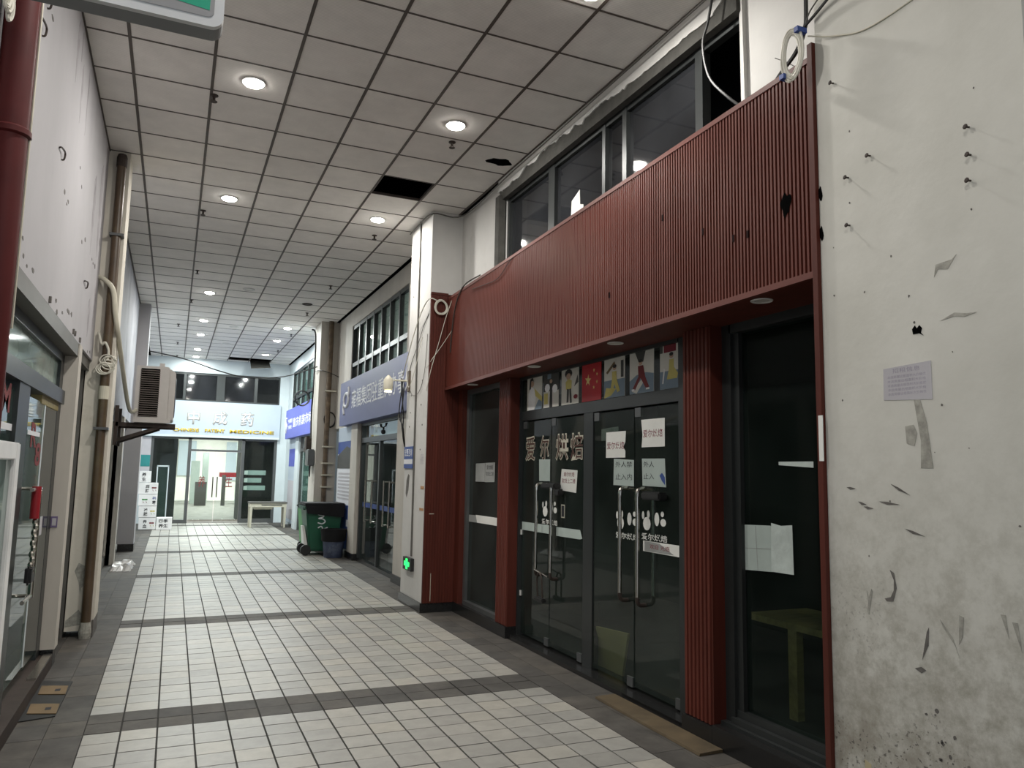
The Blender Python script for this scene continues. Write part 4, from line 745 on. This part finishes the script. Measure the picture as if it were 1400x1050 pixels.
gd = thing('glass_panel', 'green glass panel standing before the left pane of the end shop', 'panel', (-.2, E0 - .15, 0))
B().box(-.40, -.12, E0 - .16, E0 - .14, .0, 1.62).build('pane', M['greenglass'], gd); B().box(-.42, -.39, E0 - .17, E0 - .13, 0, 1.65).box(-.13, -.10, E0 - .17, E0 - .13, 0, 1.65).box(-.42, -.1, E0 - .17, E0 - .13, 1.62, 1.66).build('frame', M['endwall'], gd)

# stacked white calligraphy cards
def card(x0, x1, z0, z1, y, label, texts, m='paper'):
    t = thing('herb_sign_box', label, 'box', ((x0 + x1) / 2, y, z0), 'white herb boxes stacked by the end shop')
    B().box(x0, x1, y, y + .3, z0, z1).build('box', M['signwhite'] if m == 'paper' else M[m], t, bevel=.006)
    for s_, a, b, c, d, mk in texts: text_on('lettering', s_, (a, y - .0025, c), (b - a, 0, 0), (0, 0, d - c), M[mk], t, .02)
Yc = 22.0
R = [('养血', .01, .305, 'bottom'), ('减肥', .315, .60, 'second lowest'), ('祛寒', .61, .90, 'middle'), ('润肺', .91, 1.20, 'upper'), ]
card(-.31, .065, 0.0, .31, Yc, 'white box lettered with four black characters, alone on the floor beside the stack', [('四季', -.25, -.03, .18, .27, 'ink'), ('养生', -.25, -.03, .05, .15, 'ink'), ])
cols = ['redink', 'yel', 'bin2', 'redsuit']
for k, (s_, z0, z1, nm) in enumerate(R):
    ox = .0 if k in (0, 1, 3) else .18
    card(-.72 - .02 * k, -.325 + .0 * k, z0, z1, Yc + .01 * k, nm + ' white herb box of the stack beside the far left pillar', [(s_[0], -.62 + ox, -.53 + ox, (z0 + z1) / 2 + .01, z1 - .05, 'ink' if k != 2 else 'plaque'), (s_[1], -.62 + ox, -.53 + ox, z0 + .04, (z0 + z1) / 2 - .01, 'ink'), ('一一', -.47 if not ox else -.68, -.36 if not ox else -.55, (z0 + z1) / 2, (z0 + z1) / 2 + .035, cols[k]), ('、、', -.45 if not ox else -.66, -.36 if not ox else -.56, z0 + .07, z0 + .12, cols[(k + 1) % 4])])
card(-.86, -.51, 1.21, 1.50, Yc + .05, 'topmost white herb box of the stack beside the far left pillar', [('养', -.72, -.62, 1.36, 1.46, 'ink'), ('生', -.72, -.62, 1.24, 1.34, 'ink')])
tp = thing('teal_wall_poster', 'teal and white poster above the stacked herb boxes', 'poster', (-.68, E0 - .1, 1.6))
B().box(-.92, -.62, E0 - .03, E0, 1.35, 2.45).build('sheet', M['haze'], tp); B().box(-.92, -.62, E0 - .034, E0 - .029, 1.62, 1.95).build('teal_print', M['teal'], tp)

# ================================================================== LEFT SIDE
wl = structure('wall_left', 'grey white fascia wall over the left shop fronts', 'wall')
B().box(-.96, -.80, -6, 8.53, 2.66, H + .2).build('fascia', M['fascia'], wl)
B().box(-.98, -.81, 8.9, 16.6, 2.45, H + .2).build('far_fascia', M['stained'], wl)
B().box(-.98, -.9, 17.1, 24.5, 2.5, H + .2).box(-1.3, -1.2, 17.1, 24.5, 0, 2.5).build('end_fascia', M['stained'], wl)
B().box(-.98, -.87, 14.4, 14.75, 0, 2.45).box(-.93, -.80, 14.4, 14.7, 0, 2.45).build('far_post', M['post'], wl)
B().box(-.895, -.79, 7.37, 7.56, .14, 2.66).build('door_post', M['post'], wl); B().box(-.89, -.80, 7.38, 7.55, 0, .14).build('post_base', M['granite'], wl)
random.seed(11)
for k in range(26):
    t = random.random(); y = 3.9 + 4.3 * t + random.uniform(-.15, .15); z = random.choice((4.4 - .95 * t, 2.72, 2.75, 3.5)) + random.uniform(-.08, .08)
    y = min(y, 8.4); s_ = random.uniform(.007, .016)
    B().prism([(-.80, y + 3 * s_ * math.cos(a) * random.uniform(.6, 1.3), z + s_ * 1.3 * math.sin(a) * random.uniform(.6, 1.3)) for a in [q * math.pi / 3 for q in range(6)]], (.0015, 0, 0)).build('drill_hole', M['mould2'], wl)
for y, z in ((4.62, 4.18), (4.55, 3.98), (5.55, 3.66), (7.4, 3.2)):
    B().tube(catmull([(-.80, y - .06, z), (-.785, y - .07, z), (-.78, y + .05, z + .012), (-.785, y + .06, z - .03), (-.80, y + .06, z - .035)], 4), .006, 6).build('bent_wire', M['steel'], wl)
for y in (5.62, 6.9, 7.0, 7.35):
    B().box(-.80, -.785, y - .012, y + .012, 2.67, 2.71).build('bracket_stub', M['mould2'], wl)
for y, z, l, w_ in ((5.9, 4.55, .5, .05), (6.1, 4.68, .25, .03), (6.25, 4.4, .5, .04), (6.6, 4.5, .6, .03), (7.6, 3.9, .8, .10), (8.1, 4.1, 1.0, .12), (8.3, 3.2, .5, .08), (7.9, 3.0, .4, .08)):
    B().prism([(-.80, y - w_, z + l * .3), (-.80, y, z + l * .42), (-.80, y + w_, z + l * .2), (-.80, y + w_ * .5, z - l * .3), (-.80, y, z - l * .5), (-.80, y - w_ * .6, z - l * .2)], (.0008, 0, 0)).build('stain', M['fascia_stain'], wl)
pd = structure('pillar', 'cream left pillar with a brown drainpipe and peeling base', 'pillar')
qbox('shaft', M['creamwall'], (-.85, -.605, 8.53, 8.95, .06, H + .1), pd)
for pts in ([(-.80, .62), (-.77, .70), (-.70, .66), (-.70, .50), (-.735, .46), (-.74, .40), (-.76, .52)], [(-.845, .16), (-.80, .20), (-.74, .26), (-.70, .20), (-.69, .12), (-.845, .10)]):
    B().prism([(a, 8.53, b) for a, b in pts], (0, -.0015, 0)).build('peeled_patch', M['mould'], pd)
B().box(-.62, -.6035, 8.5, 8.95, 0, .16).build('base_stain', M['mould2'], pd)
pe = structure('pillar', 'far left grey pillar with a black base beside the herb boxes', 'pillar')
qbox('shaft', M['fascia'], (-.90, -.605, 16.6, 17.1, .14, H + .1), pe); qbox('plinth', M['granite'], (-.88, -.60, 16.58, 17.12, 0, .14), pe)
bpz = thing('brown_drainpipe', 'brown drainpipe running down the cream left pillar', 'pipe', (-.665, 8.47, 0))
B().tube([(-.668, 8.475, 0), (-.668, 8.475, .2), (-.675, 8.475, 4.72)], .043, 16).build('pipe', M['brown'], bpz, True)
for z in (3.93, 1.98): B().box(-.735, -.605, 8.42, 8.53, z, z + .025).build('clamp', M['alugrey'], bpz)
B().lathe((-.672, 8.475, 2.28), [(.047, 0), (.047, .13)], 16).build('tape_wrap', M['cream'], bpz); B().lathe((-.668, 8.475, .0), [(.05, 0), (.055, .05), (.046, .15)], 14).build('foot_joint', M['mould'], bpz)
B().lathe((-.675, 8.475, 4.66), [(.05, 0), (.05, .10), (.04, .13)], 14).build('top_joint', M['steel'], bpz)
rf = thing('red_standpipe', 'thick dark red standpipe with a coupling at the top left', 'pipe', (-.72, 3.75, 0))
B().tube([(-.725, 3.72, 0), (-.725, 3.72, H)], .066, 24).build('pipe', M['redpipe'], rf, True)
B().lathe((-.725, 3.72, 3.02), [(.067, 0), (.078, .008), (.078, .03), (.067, .04)], 24).build('coupling', M['redpipe'], rf, True)
B().tube([(-.656, 3.735, 2.2), (-.656, 3.735, 4.8)], .005, 6).build('cable', M['cream'], rf)
# shop front near left
d7 = structure('door_7', 'left glass shop door with chrome handle below the grey lintel', 'door')
B().box(-.97, -.80, 1.5, 7.37, 2.55, 2.66).build('lintel_beam', M['beam'], d7)
B().box(-.97, -.86, 1.5, 7.28, 2.13, 2.24).box(-.97, -.896, 7.20, 7.56, 0, 2.55).box(-.97, -.89, 1.5, 7.2, 2.48, 2.55).build('frame', M['alu'], d7)
qbox('transom_pane', M['transom_haze'], (-.925, -.92, 1.5, 7.2, 2.24, 2.48), d7)
B().box(-.96, -.89, 6.35, 7.2, 2.07, 2.13).build('beige_rail', M['wood'], d7)
qbox('leaf', M['greenglass'], (-.905, -.895, 4.9, 6.53, .2, 2.08), d7); qbox('leaf_edge', M['endwall'], (-.908, -.892, 6.53, 6.575, .2, 2.08), d7)
qbox('side_pane', M['glass'], (-.905, -.898, 6.6, 7.2, .16, 2.07), d7); qbox('stile', M['alu'], (-.94, -.87, 5.35, 5.72, 0, 2.13), d7); qbox('stile', M['alu'], (-.94, -.87, 4.72, 4.9, 0, 2.13), d7)
qbox('sill', M['steel'], (-.96, -.80, 4.0, 7.37, 0, .10), d7); qbox('step_strip', M['chrome'], (-.86, -.80, 6.55, 7.35, .10, .115), d7)
B().tube([(-.82, 6.10, .745), (-.82, 6.10, 1.43)], .017, 10).build('handle', M['chrome'], d7, True)
for z in (.76, 1.47): B().tube([(-.82, 6.14, z), (-.82, 5.78, z)], .013, 8).tube([(-.82, 6.1, z), (-.9, 6.1, z)], .012, 8).build('handle_bracket', M['chrome'], d7, True)
B().tube([(-.82, 6.10, 1.43), (-.82, 6.12, 1.47)], .014, 8).build('handle_elbow', M['chrome'], d7)
B().tube([(-.815, 5.93, 1.28), (-.815, 5.93, 1.49)], .028, 12).build('red_grip', M['redplastic'], d7, True)
ch = B()
for k in range(10): ch.lathe((-.81 + .008 * (k % 2), 5.94 - .004 * k, 1.26 - .035 * k), [(.010, -.02), (.016, -.008), (.016, .008), (.010, .02)], 8)
ch.build('chain', M['chrome'], d7); B().box(-.83, -.79, 5.83, 5.98, .86, .98).build('padlock', M['black'], d7, bevel=.015)
B().box(-.896, -.893, 6.62, 6.9, 1.10, 1.24).build('arrow_sticker', M['haze'], d7); text_on('arrow', '>', (-.8915, 6.70, 1.14), (0, .10, 0), (0, 0, .06), M['white'], d7, .02)
B().box(-.893, -.845, 7.364, 7.3695, 1.12, 1.21).build('purple_sticker', M['purple'], d7); B().box(-.884, -.854, 7.3625, 7.3645, 1.135, 1.195).build('sticker_print', M['haze'], d7)
for ch_, y, z in (('M', 5.0, 1.93), ('R', 6.05, 1.75), ('8', 6.28, 1.62)): text_on('red_decal', ch_, (-.893, y, z), (0, .24, 0), (0, 0, .17), M['redsuit'], d7, .03)
B().box(-.893, -.891, 4.85, 5.72, 1.83, 1.87).build('white_strip', M['white'], d7); B().box(-.893, -.891, 5.9, 6.4, 1.83, 1.86).build('white_strip', M['white'], d7)
B().box(-2.6, -2.5, 0, 8.4, 0, 2.7).box(-2.5, -.97, 8.35, 8.45, 0, 2.7).box(-2.6, -.97, 0, 8.4, 2.66, 2.72).build('interior_shell', M['dim'], d7); B().box(-2.5, -1.0, 1.5, 8.3, 2.63, 2.66).build('interior_ceiling', M['endwall'], d7)
B().box(-2.0, -1.5, 4.5, 6.8, 0, .9).build('interior_counter', M['endwall'], d7)
def fill_lamp(par, x, y, z, e, sz=.5):
    ld = bpy.data.lights.new('fill_lamp', 'AREA'); ld.size = sz; ld.energy = e; lo = bpy.data.objects.new('fill_lamp', ld); C.objects.link(lo); lo.location = (x, y, z); adopt(lo, par)
pl = bpy.data.lights.new('fill_lamp', 'POINT'); pl.energy = 22; pl.shadow_soft_size = .15; po_ = bpy.data.objects.new('fill_lamp', pl); C.objects.link(po_); po_.location = (-1.9, 6.4, 2.0); adopt(po_, d7)  # added point lamp, brightens the transom and the shop inside
fill_lamp(d4, 3.9, 12.6, 2.5, 22); fill_lamp(d5, 3.8, 20.5, 2.5, 14)  # added lamps brightening the interiors behind the glass
w7 = structure('window_7', 'narrow dark shop window between the left post and drainpipe pillar', 'window')
B().box(-.99, -.82, 7.56, 8.53, 2.56, 2.66).box(-.99, -.93, 7.56, 7.66, 0, 2.56).box(-.99, -.86, 8.5, 8.9, 0, 2.66).build('frame', M['beam'], w7); qbox('pane', M['glass'], (-.965, -.96, 7.66, 8.5, .1, 2.56), w7); B().box(-.97, -.88, 7.56, 8.53, 0, .1).build('sill', M['granite'], w7)
w8 = structure('window_8', 'dark shop front behind the air conditioner on the left', 'window')
B().box(-.99, -.93, 8.95, 9.1, 0, 2.45).box(-.99, -.93, 11.5, 11.6, 0, 2.45).box(-.99, -.93, 8.95, 16.6, 2.35, 2.45).box(-.99, -.93, 8.95, 16.6, 0, .15).box(-.99, -.93, 15.6, 15.75, 0, 2.45).build('frame', M['beam'], w8)
for a, b in ((9.1, 11.5), (11.6, 14.4), (14.75, 15.6), (15.75, 16.6)): qbox('pane', M['glass'], (-.965, -.96, a, b, .15, 2.35), w8)
B().box(-2.0, -1.9, 8.45, 17, 0, 2.6).box(-1.9, -.99, 16.9, 17, 0, 2.6).build('dark_room', M['dim'], w8)
# white framed glass case in the near left corner
wc = thing('display_case', 'white framed glass display case at the left edge before the door', 'case', (-.8, 4.15, 0))
B().box(-.885, -.70, 4.38, 4.478, .08, 1.74).box(-.885, -.70, 3.9, 4.38, 1.655, 1.74).box(-.885, -.70, 3.9, 4.38, .08, .16).box(-.885, -.70, 3.82, 3.9, .08, 1.74).build('frame', M['signwhite'], wc, bevel=.006)
B().box(-.88, -.875, 3.9, 4.38, .16, 1.655).build('back_panel', M['haze'], wc); qbox('pane', M['clear'], (-.725, -.72, 3.9, 4.38, .16, 1.655), wc)
for x in (-.87, -.75):
    for y in (3.85, 4.42): B().box(x, x + .03, y, y + .03, 0, .08).build('foot', M['black'], wc)
# mat and brown plates
mm = thing('door_mat', 'black rubber mat on the floor by the left glass door', 'mat', (-.75, 6.4, 0)); B().hexa([(-.80, 5.9, .001), (-.60, 5.95, .001), (-.592, 6.84, .001), (-.80, 6.93, .001)], [(-.80, 5.9, .006), (-.602, 5.95, .006), (-.595, 6.835, .006), (-.80, 6.925, .006)]).build('sheet', M['black'], mm)
for y0, lab in ((6.46, 'brown slotted plate on the black mat, nearer the post'), (5.99, 'brown slotted plate on the black mat, nearer the display case')):
    t = thing('slotted_plate', lab, 'plate', (-.69, y0 + .1, .006), 'brown plates on the mat')
    B().hexa([(-.775, y0 + .06, .0065), (-.60, y0, .0065), (-.607, y0 + .23, .0065), (-.785, y0 + .29, .0065)], [(-.775, y0 + .06, .011), (-.60, y0, .011), (-.607, y0 + .23, .011), (-.785, y0 + .29, .011)]).build('plate', M['mdf'], t)
    B().box(-.68, -.645, y0 + .10, y0 + .16, .0105, .012).build('slot', M['ink'], t)
pbag = thing('plastic_sheet', 'crumpled clear plastic sheet on the floor before the far left pillar', 'plastic', (-.66, 14, 0))
random.seed(5); nx, ny = 9, 12; vs_ = []; fs_ = []
for i in range(ny):
    for k in range(nx):
        e = min(i, ny - 1 - i, k, nx - 1 - k)
        vs_.append((-.80 + .31 * k / (nx - 1) + random.uniform(-.02, .02), 13.5 + 1.0 * i / (ny - 1) + random.uniform(-.04, .04), .004 + (random.uniform(.01, .09) if e > 0 else 0)))
for i in range(ny - 1):
    for k in range(nx - 1): fs_.append((i * nx + k, i * nx + k + 1, (i + 1) * nx + k + 1, (i + 1) * nx + k))
me = bpy.data.meshes.new('sheet'); me.from_pydata(vs_, [], fs_); me.materials.append(M['film']); so = link('sheet', me, pbag); md = so.modifiers.new('s', 'SOLIDIFY'); md.thickness = .002

# ---- air conditioner on its bracket
Y0 = 12.0
ac = thing('air_conditioner', 'beige outdoor air conditioner unit with louvred side on a steel bracket', 'air conditioner', (-.32, Y0 + .45, 2.24))
B().box(-.56, -.13, Y0, Y0 + .9, 2.25, 3.06).build('casing', M['acw'], ac, bevel=.012)
B().hexa([(-.13, Y0 + .01, 2.28), (-.045, Y0 + .05, 2.30), (-.045, Y0 + .85, 2.30), (-.13, Y0 + .89, 2.28)], [(-.13, Y0 + .01, 3.04), (-.045, Y0 + .05, 2.99), (-.045, Y0 + .85, 2.99), (-.13, Y0 + .89, 3.04)]).build('front_cover', M['acw'], ac, bevel=.01)
gr = B().box(-.50, -.255, Y0 - .004, Y0 + .01, 2.33, 3.02).build('grille_recess', M['hole_dark'], ac)
for k in range(22): B().box(-.505, -.25, Y0 - .014, Y0 + .004, 2.335 + k * .031, 2.347 + k * .031).build('louvre', M['louvre'], gr)
B().lathe((-.044, Y0 + .45, 2.65), [(.30, 0), (.30, .006), (.27, .012), (.05, .014)], 28, 'x').build('fan_grille', M['alugrey'], ac)
B().box(-.56, -.08, Y0 - .006, Y0 + .02, 2.25, 2.30).box(-.56, -.53, Y0 - .006, Y0 + .02, 2.3, 3.05).build('edge_strip', M['acw'], ac)
B().box(-.27, -.2, Y0 + .1, Y0 + .3, 3.055, 3.12).build('top_block', M['acw'], ac)
for y, lab in ((Y0 + .08, 'near'), (Y0 + .76, 'far')):
    br = thing('steel_bracket', 'rusty steel wall bracket under the air conditioner, ' + lab + ' one of the pair', 'bracket', (-.8, y, 2.0), 'brackets under the air conditioner')
    B().box(-.80, -.75, y, y + .05, 1.92, 2.48).build('wall_plate', M['steel'], br); B().box(-.78, -.01, y, y + .045, 2.19, 2.245).build('arm', M['steel'], br)
    B().hexa([(-.77, y + .005, 1.96), (-.77, y + .04, 1.96), (-.77, y + .04, 2.01), (-.77, y + .005, 2.01)], [(-.22, y + .005, 2.17), (-.22, y + .04, 2.17), (-.22, y + .04, 2.215), (-.22, y + .005, 2.215)]).build('strut', M['steel'], br)
hz = thing('refrigerant_hose', 'cream insulated hose looping from the left pillar to the air conditioner', 'hose', (-.7, 10, 2.5))
B().tube(catmull([(-.80, 8.49, 3.50), (-.73, 8.43, 3.46), (-.655, 8.42, 3.36), (-.62, 8.43, 3.12), (-.585, 8.6, 2.9), (-.57, 9.4, 2.65), (-.57, 10.6, 2.42), (-.57, 11.5, 2.36), (-.53, 12.02, 2.42)], 7), .024, 10).build('hose', M['cream'], hz, True)
ct = thing('cable_tangle', 'tangle of white cable tied round the brown drainpipe', 'cable', (-.66, 8.43, 2.6)); random.seed(2)
g = B()
for k in range(7):
    c_ = (-.66 + random.uniform(-.03, .03), 8.415, 2.62 + random.uniform(-.05, .05)); r_ = random.uniform(.05, .085)
    g.tube(catmull([(c_[0] + r_ * math.cos(a), c_[1] + random.uniform(-.015, .01), c_[2] + r_ * .8 * math.sin(a)) for a in [q * math.pi / 3 for q in range(7)]], 3), .007, 5)
g.tube(catmull([(-.76, 8.5, 2.95), (-.72, 8.44, 2.82), (-.69, 8.42, 2.84), (-.655, 8.42, 2.76), (-.66, 8.42, 2.66)], 4), .012, 6).build('loops', M['cable'], ct)
bw = thing('cable_bundle', 'bundle of pale cable hanging at the top left corner', 'cable', (-.76, 3.45, 3.5)); random.seed(9); g = B()
for k in range(6):
    y = 3.50 + random.uniform(-.05, .03); g.tube(catmull([(-.78, y, 3.80), (-.74, y - .03, 3.62), (-.74, y + .02, 3.45 + random.uniform(0, .08)), (-.73, y + .05, 3.52), (-.75, y + .02, 3.75)], 5), .008, 6)
g.build('strands', M['cable'], bw)

# ================================================================== EXIT SIGN
ex = thing('exit_sign', 'white rimmed green exit sign hanging from the ceiling at the top left', 'sign', (-.15, 1.47, 2.46))
def rrect(x0, x1, z0, z1, r, y):
    out = []
    for cx_, cz_, a0 in ((x1 - r, z0 + r, -90), (x1 - r, z1 - r, 0), (x0 + r, z1 - r, 90), (x0 + r, z0 + r, 180)):
        out += [(cx_ + r * math.cos(math.radians(a0 + 15 * q)), y, cz_ + r * math.sin(math.radians(a0 + 15 * q))) for q in range(7)]
    return out
ex0, ex1 = -.36, .033; z0, z1 = 2.452, 2.65
B().prism(rrect(ex0, ex1, z0, z1, .022, 1.462), (0, .04, 0)).build('casing', M['signunder'], ex)
B().prism(rrect(ex0, ex1, z0, z1, .022, 1.45), (0, .0115, 0)).build('rim', M['signwhite'], ex)
B().prism(rrect(ex0 + .017, ex1 - .017, z0 + .017, z1 - .017, .012, 1.4485), (0, .002, 0)).build('face', M['signgrey'], ex)
B().prism([(-.10, 1.4478, 2.492), (.008, 1.4478, 2.482), (.010, 1.4478, 2.62), (-.10, 1.4478, 2.62)], (0, .001, 0)).build('green_panel', M['jade'], ex)
for x in (-.28, -.05): B().tube([(x, 1.48, z1), (x, 1.48, H)], .005, 6).build('hanging_rod', M['alugrey'], ex)

# ================================================================== LOOSE WIRES AND COILS
def wire(name, label, pts, r, m, k=6):
    t = thing(name, label, 'cable', pts[0]); B().tube(catmull(pts, k), r, 6).build('strand', M[m], t, True); return t
def coil(name, label, c, ry, rz, n, r, m, thick=.02, ax='x'):
    t = thing(name, label, 'cable', c); random.seed(len(label)); g = B()
    for q in range(n):
        oy, oz, ox = random.uniform(-1, 1) * thick * .5, random.uniform(-1, 1) * thick * .5, random.uniform(-1, 1) * thick * .15
        P_ = []
        for j in range(19):
            a = j * math.pi / 9; u_, z_ = ry * math.cos(a) + oy, rz * math.sin(a) + oz
            P_.append((c[0] + ox, c[1] + u_, c[2] + z_) if ax == 'x' else (c[0] + u_, c[1] + ox, c[2] + z_))
        g.tube(P_, r, 5)
    g.build('loops', M[m], t, True); return t
ca = coil('cable_coil', 'oval coil of pale cable hung at the corner of the big cream pillar', (2.655, 2.70, 3.71), .06, .12, 14, .0045, 'cable', .04)
B().box(2.63, 2.69, 2.635, 2.66, 3.795, 3.82).box(2.63, 2.69, 2.735, 2.765, 3.60, 3.625).build('blue_tie', M['plaque'], ca)
wire('black_cable', 'thick black cable dropping from the ceiling behind the pale cable coil', [(2.80, 2.74, H), (2.79, 2.735, 4.05), (2.79, 2.75, 3.90), (2.80, 2.82, 3.82), (2.84, 2.97, 3.79), (2.90, 3.14, 3.76), (2.98, 3.3, 3.74)], .012, 'black')
wire('black_cable', 'black cable running up across the top of the big cream pillar', [(2.725, 2.70, 3.86), (2.72, 2.6, 3.89), (2.70, 2.45, 3.93), (2.70, 2.3, 3.99)], .008, 'black')
wire('thin_cable', 'thin grey cable beside the black one over the cream pillar', [(2.73, 2.70, 3.84), (2.73, 2.66, 3.92), (2.72, 2.58, 3.96), (2.70, 2.40, 4.05)], .004, 'beam')
wire('thin_cable', 'thin cable stretched from the coil across the cream pillar', [(2.72, 2.66, 3.80), (2.738, 2.5, 3.72), (2.74, 2.3, 3.66), (2.742, 1.9, 3.68)], .0035, 'cream')
wire('thin_cable', 'loose wire end sticking up over the white wall panel', [(2.95, 2.95, 3.83), (2.96, 3.05, 3.92), (2.97, 3.15, 4.0)], .003, 'beam')
wire('black_cable', 'black cable hanging in a bow before the clerestory window', [(3.03, 3.74, H), (3.02, 3.80, 4.6), (3.0, 3.83, 4.45), (3.0, 3.77, 4.2), (3.02, 3.62, 4.0), (3.08, 3.5, 3.86)], .009, 'black')
wire('ceiling_cable', 'thin cable running along the ceiling edge above the clerestory', [(3.03, 3.0, 4.79), (3.035, 5.0, 4.77), (3.04, 7.0, 4.76), (3.08, 8.6, 4.78), (2.74, 8.76, 4.80), (2.72, 9.3, 4.81), (2.72, 9.7, 4.80)], .008, 'beam')
coil('cable_coil', 'round white cable coil hanging on the red boarding of the white pillar', (2.86, 8.70, 3.62), .075, .085, 9, .006, 'cable', .02, 'y')
wire('white_cable', 'white cable arching from the round coil across the white pillar', [(2.80, 8.70, 3.70), (2.72, 8.74, 3.72), (2.70, 8.95, 3.62), (2.71, 9.3, 3.40), (2.70, 9.6, 3.05), (2.74, 9.9, 2.9)], .006, 'cable')
wire('white_cable', 'thin white cable slanting from the sign top down to the white pillar', [(2.97, 8.55, 3.77), (2.90, 8.62, 3.5), (2.84, 8.68, 3.2), (2.76, 8.72, 2.85), (2.735, 8.80, 2.6)], .004, 'cable')
wire('brown_cable', 'dark cable drooping over the far corner of the red sign', [(2.93, 7.6, 3.775), (2.93, 8.1, 3.77), (2.925, 8.35, 3.60), (2.935, 8.5, 3.3), (2.94, 8.55, 3.05)], .008, 'steel')
wire('brown_cable', 'thin dark cable sagging over the middle of the red sign', [(2.92, 6.55, 3.765), (2.89, 6.7, 3.70), (2.895, 7.0, 3.60), (2.905, 7.4, 3.62), (2.915, 7.8, 3.66)], .004, 'steel')
wire('thin_cable', 'looped thin wire hanging on the corridor face of the white pillar', [(2.74, 9.05, 3.3), (2.70, 9.2, 2.9), (2.69, 9.4, 2.70), (2.70, 9.55, 2.85), (2.72, 9.62, 3.1)], .004, 'cable')
wire('thin_cable', 'fine dark wire curving over the upper corridor face of the white pillar', [(2.74, 8.80, 3.55), (2.735, 9.0, 3.42), (2.735, 9.25, 3.2), (2.735, 9.5, 3.0), (2.735, 9.66, 2.75)], .004, 'beam')
wire('thin_cable', 'fine dark wire hanging in a slack loop low on the white pillar face', [(2.735, 8.82, 3.3), (2.735, 8.9, 2.85), (2.735, 9.1, 2.62), (2.735, 9.4, 2.6), (2.735, 9.6, 2.78)], .0035, 'beam')
wire('white_cable', 'second thin white cable crossing the corner of the red sign', [(2.93, 8.5, 3.3), (2.85, 8.65, 3.12), (2.77, 8.72, 2.98), (2.735, 8.82, 2.88)], .0035, 'cable')
B_ = thing('black_cable', 'tangle of black cables hanging under the security lamp', 'cable', (2.9, 10.6, 2.4)); g = B(); random.seed(4)
for k in range(5): g.tube(catmull([(2.9 + .03 * k, 10.55 + .05 * k, 2.95), (2.93, 10.6 + random.uniform(-.1, .1), 2.6), (2.96, 10.7 + random.uniform(-.15, .15), 2.4), (2.98, 10.65, 2.2 + random.uniform(-.1, .1)), (3.05, 10.75, 1.95)], 5), .008, 5)
g.build('strands', M['black'], B_)
wire('black_cable', 'black cable strung across the corridor before the end wall', [(-.59, 16.99, 3.95), (.04, 17, 3.85), (.76, 17, 3.64), (1.35, 17, 3.54), (2.1, 17, 3.62), (2.77, 17, 3.88)], .012, 'black')
wire('black_cable', 'thick black cable clamped down the edge of the rusty pipe pillar', [(2.66, 17.3, 4.75), (2.74, 17.25, 4.6), (2.74, 17.2, 3.6), (2.73, 17.25, 2.9), (2.72, 17.1, 2.3)], .02, 'black')
coil('cable_coil', 'black cable ring hung before the far upper window', (2.80, 19.2, 3.36), .17, .18, 7, .012, 'black', .03, 'y')
coil('cable_coil', 'small black cable loop beside the dull blue sign', (3.03, 16.66, 2.70), .12, .16, 4, .009, 'black', .02, 'y')
wire('black_cable', 'dark cable wrapped across the face of the rusty pipe pillar', [(2.74, 17.1, 3.78), (2.78, 16.66, 3.76), (2.97, 16.54, 3.70), (3.15, 16.5, 3.62)], .009, 'black')
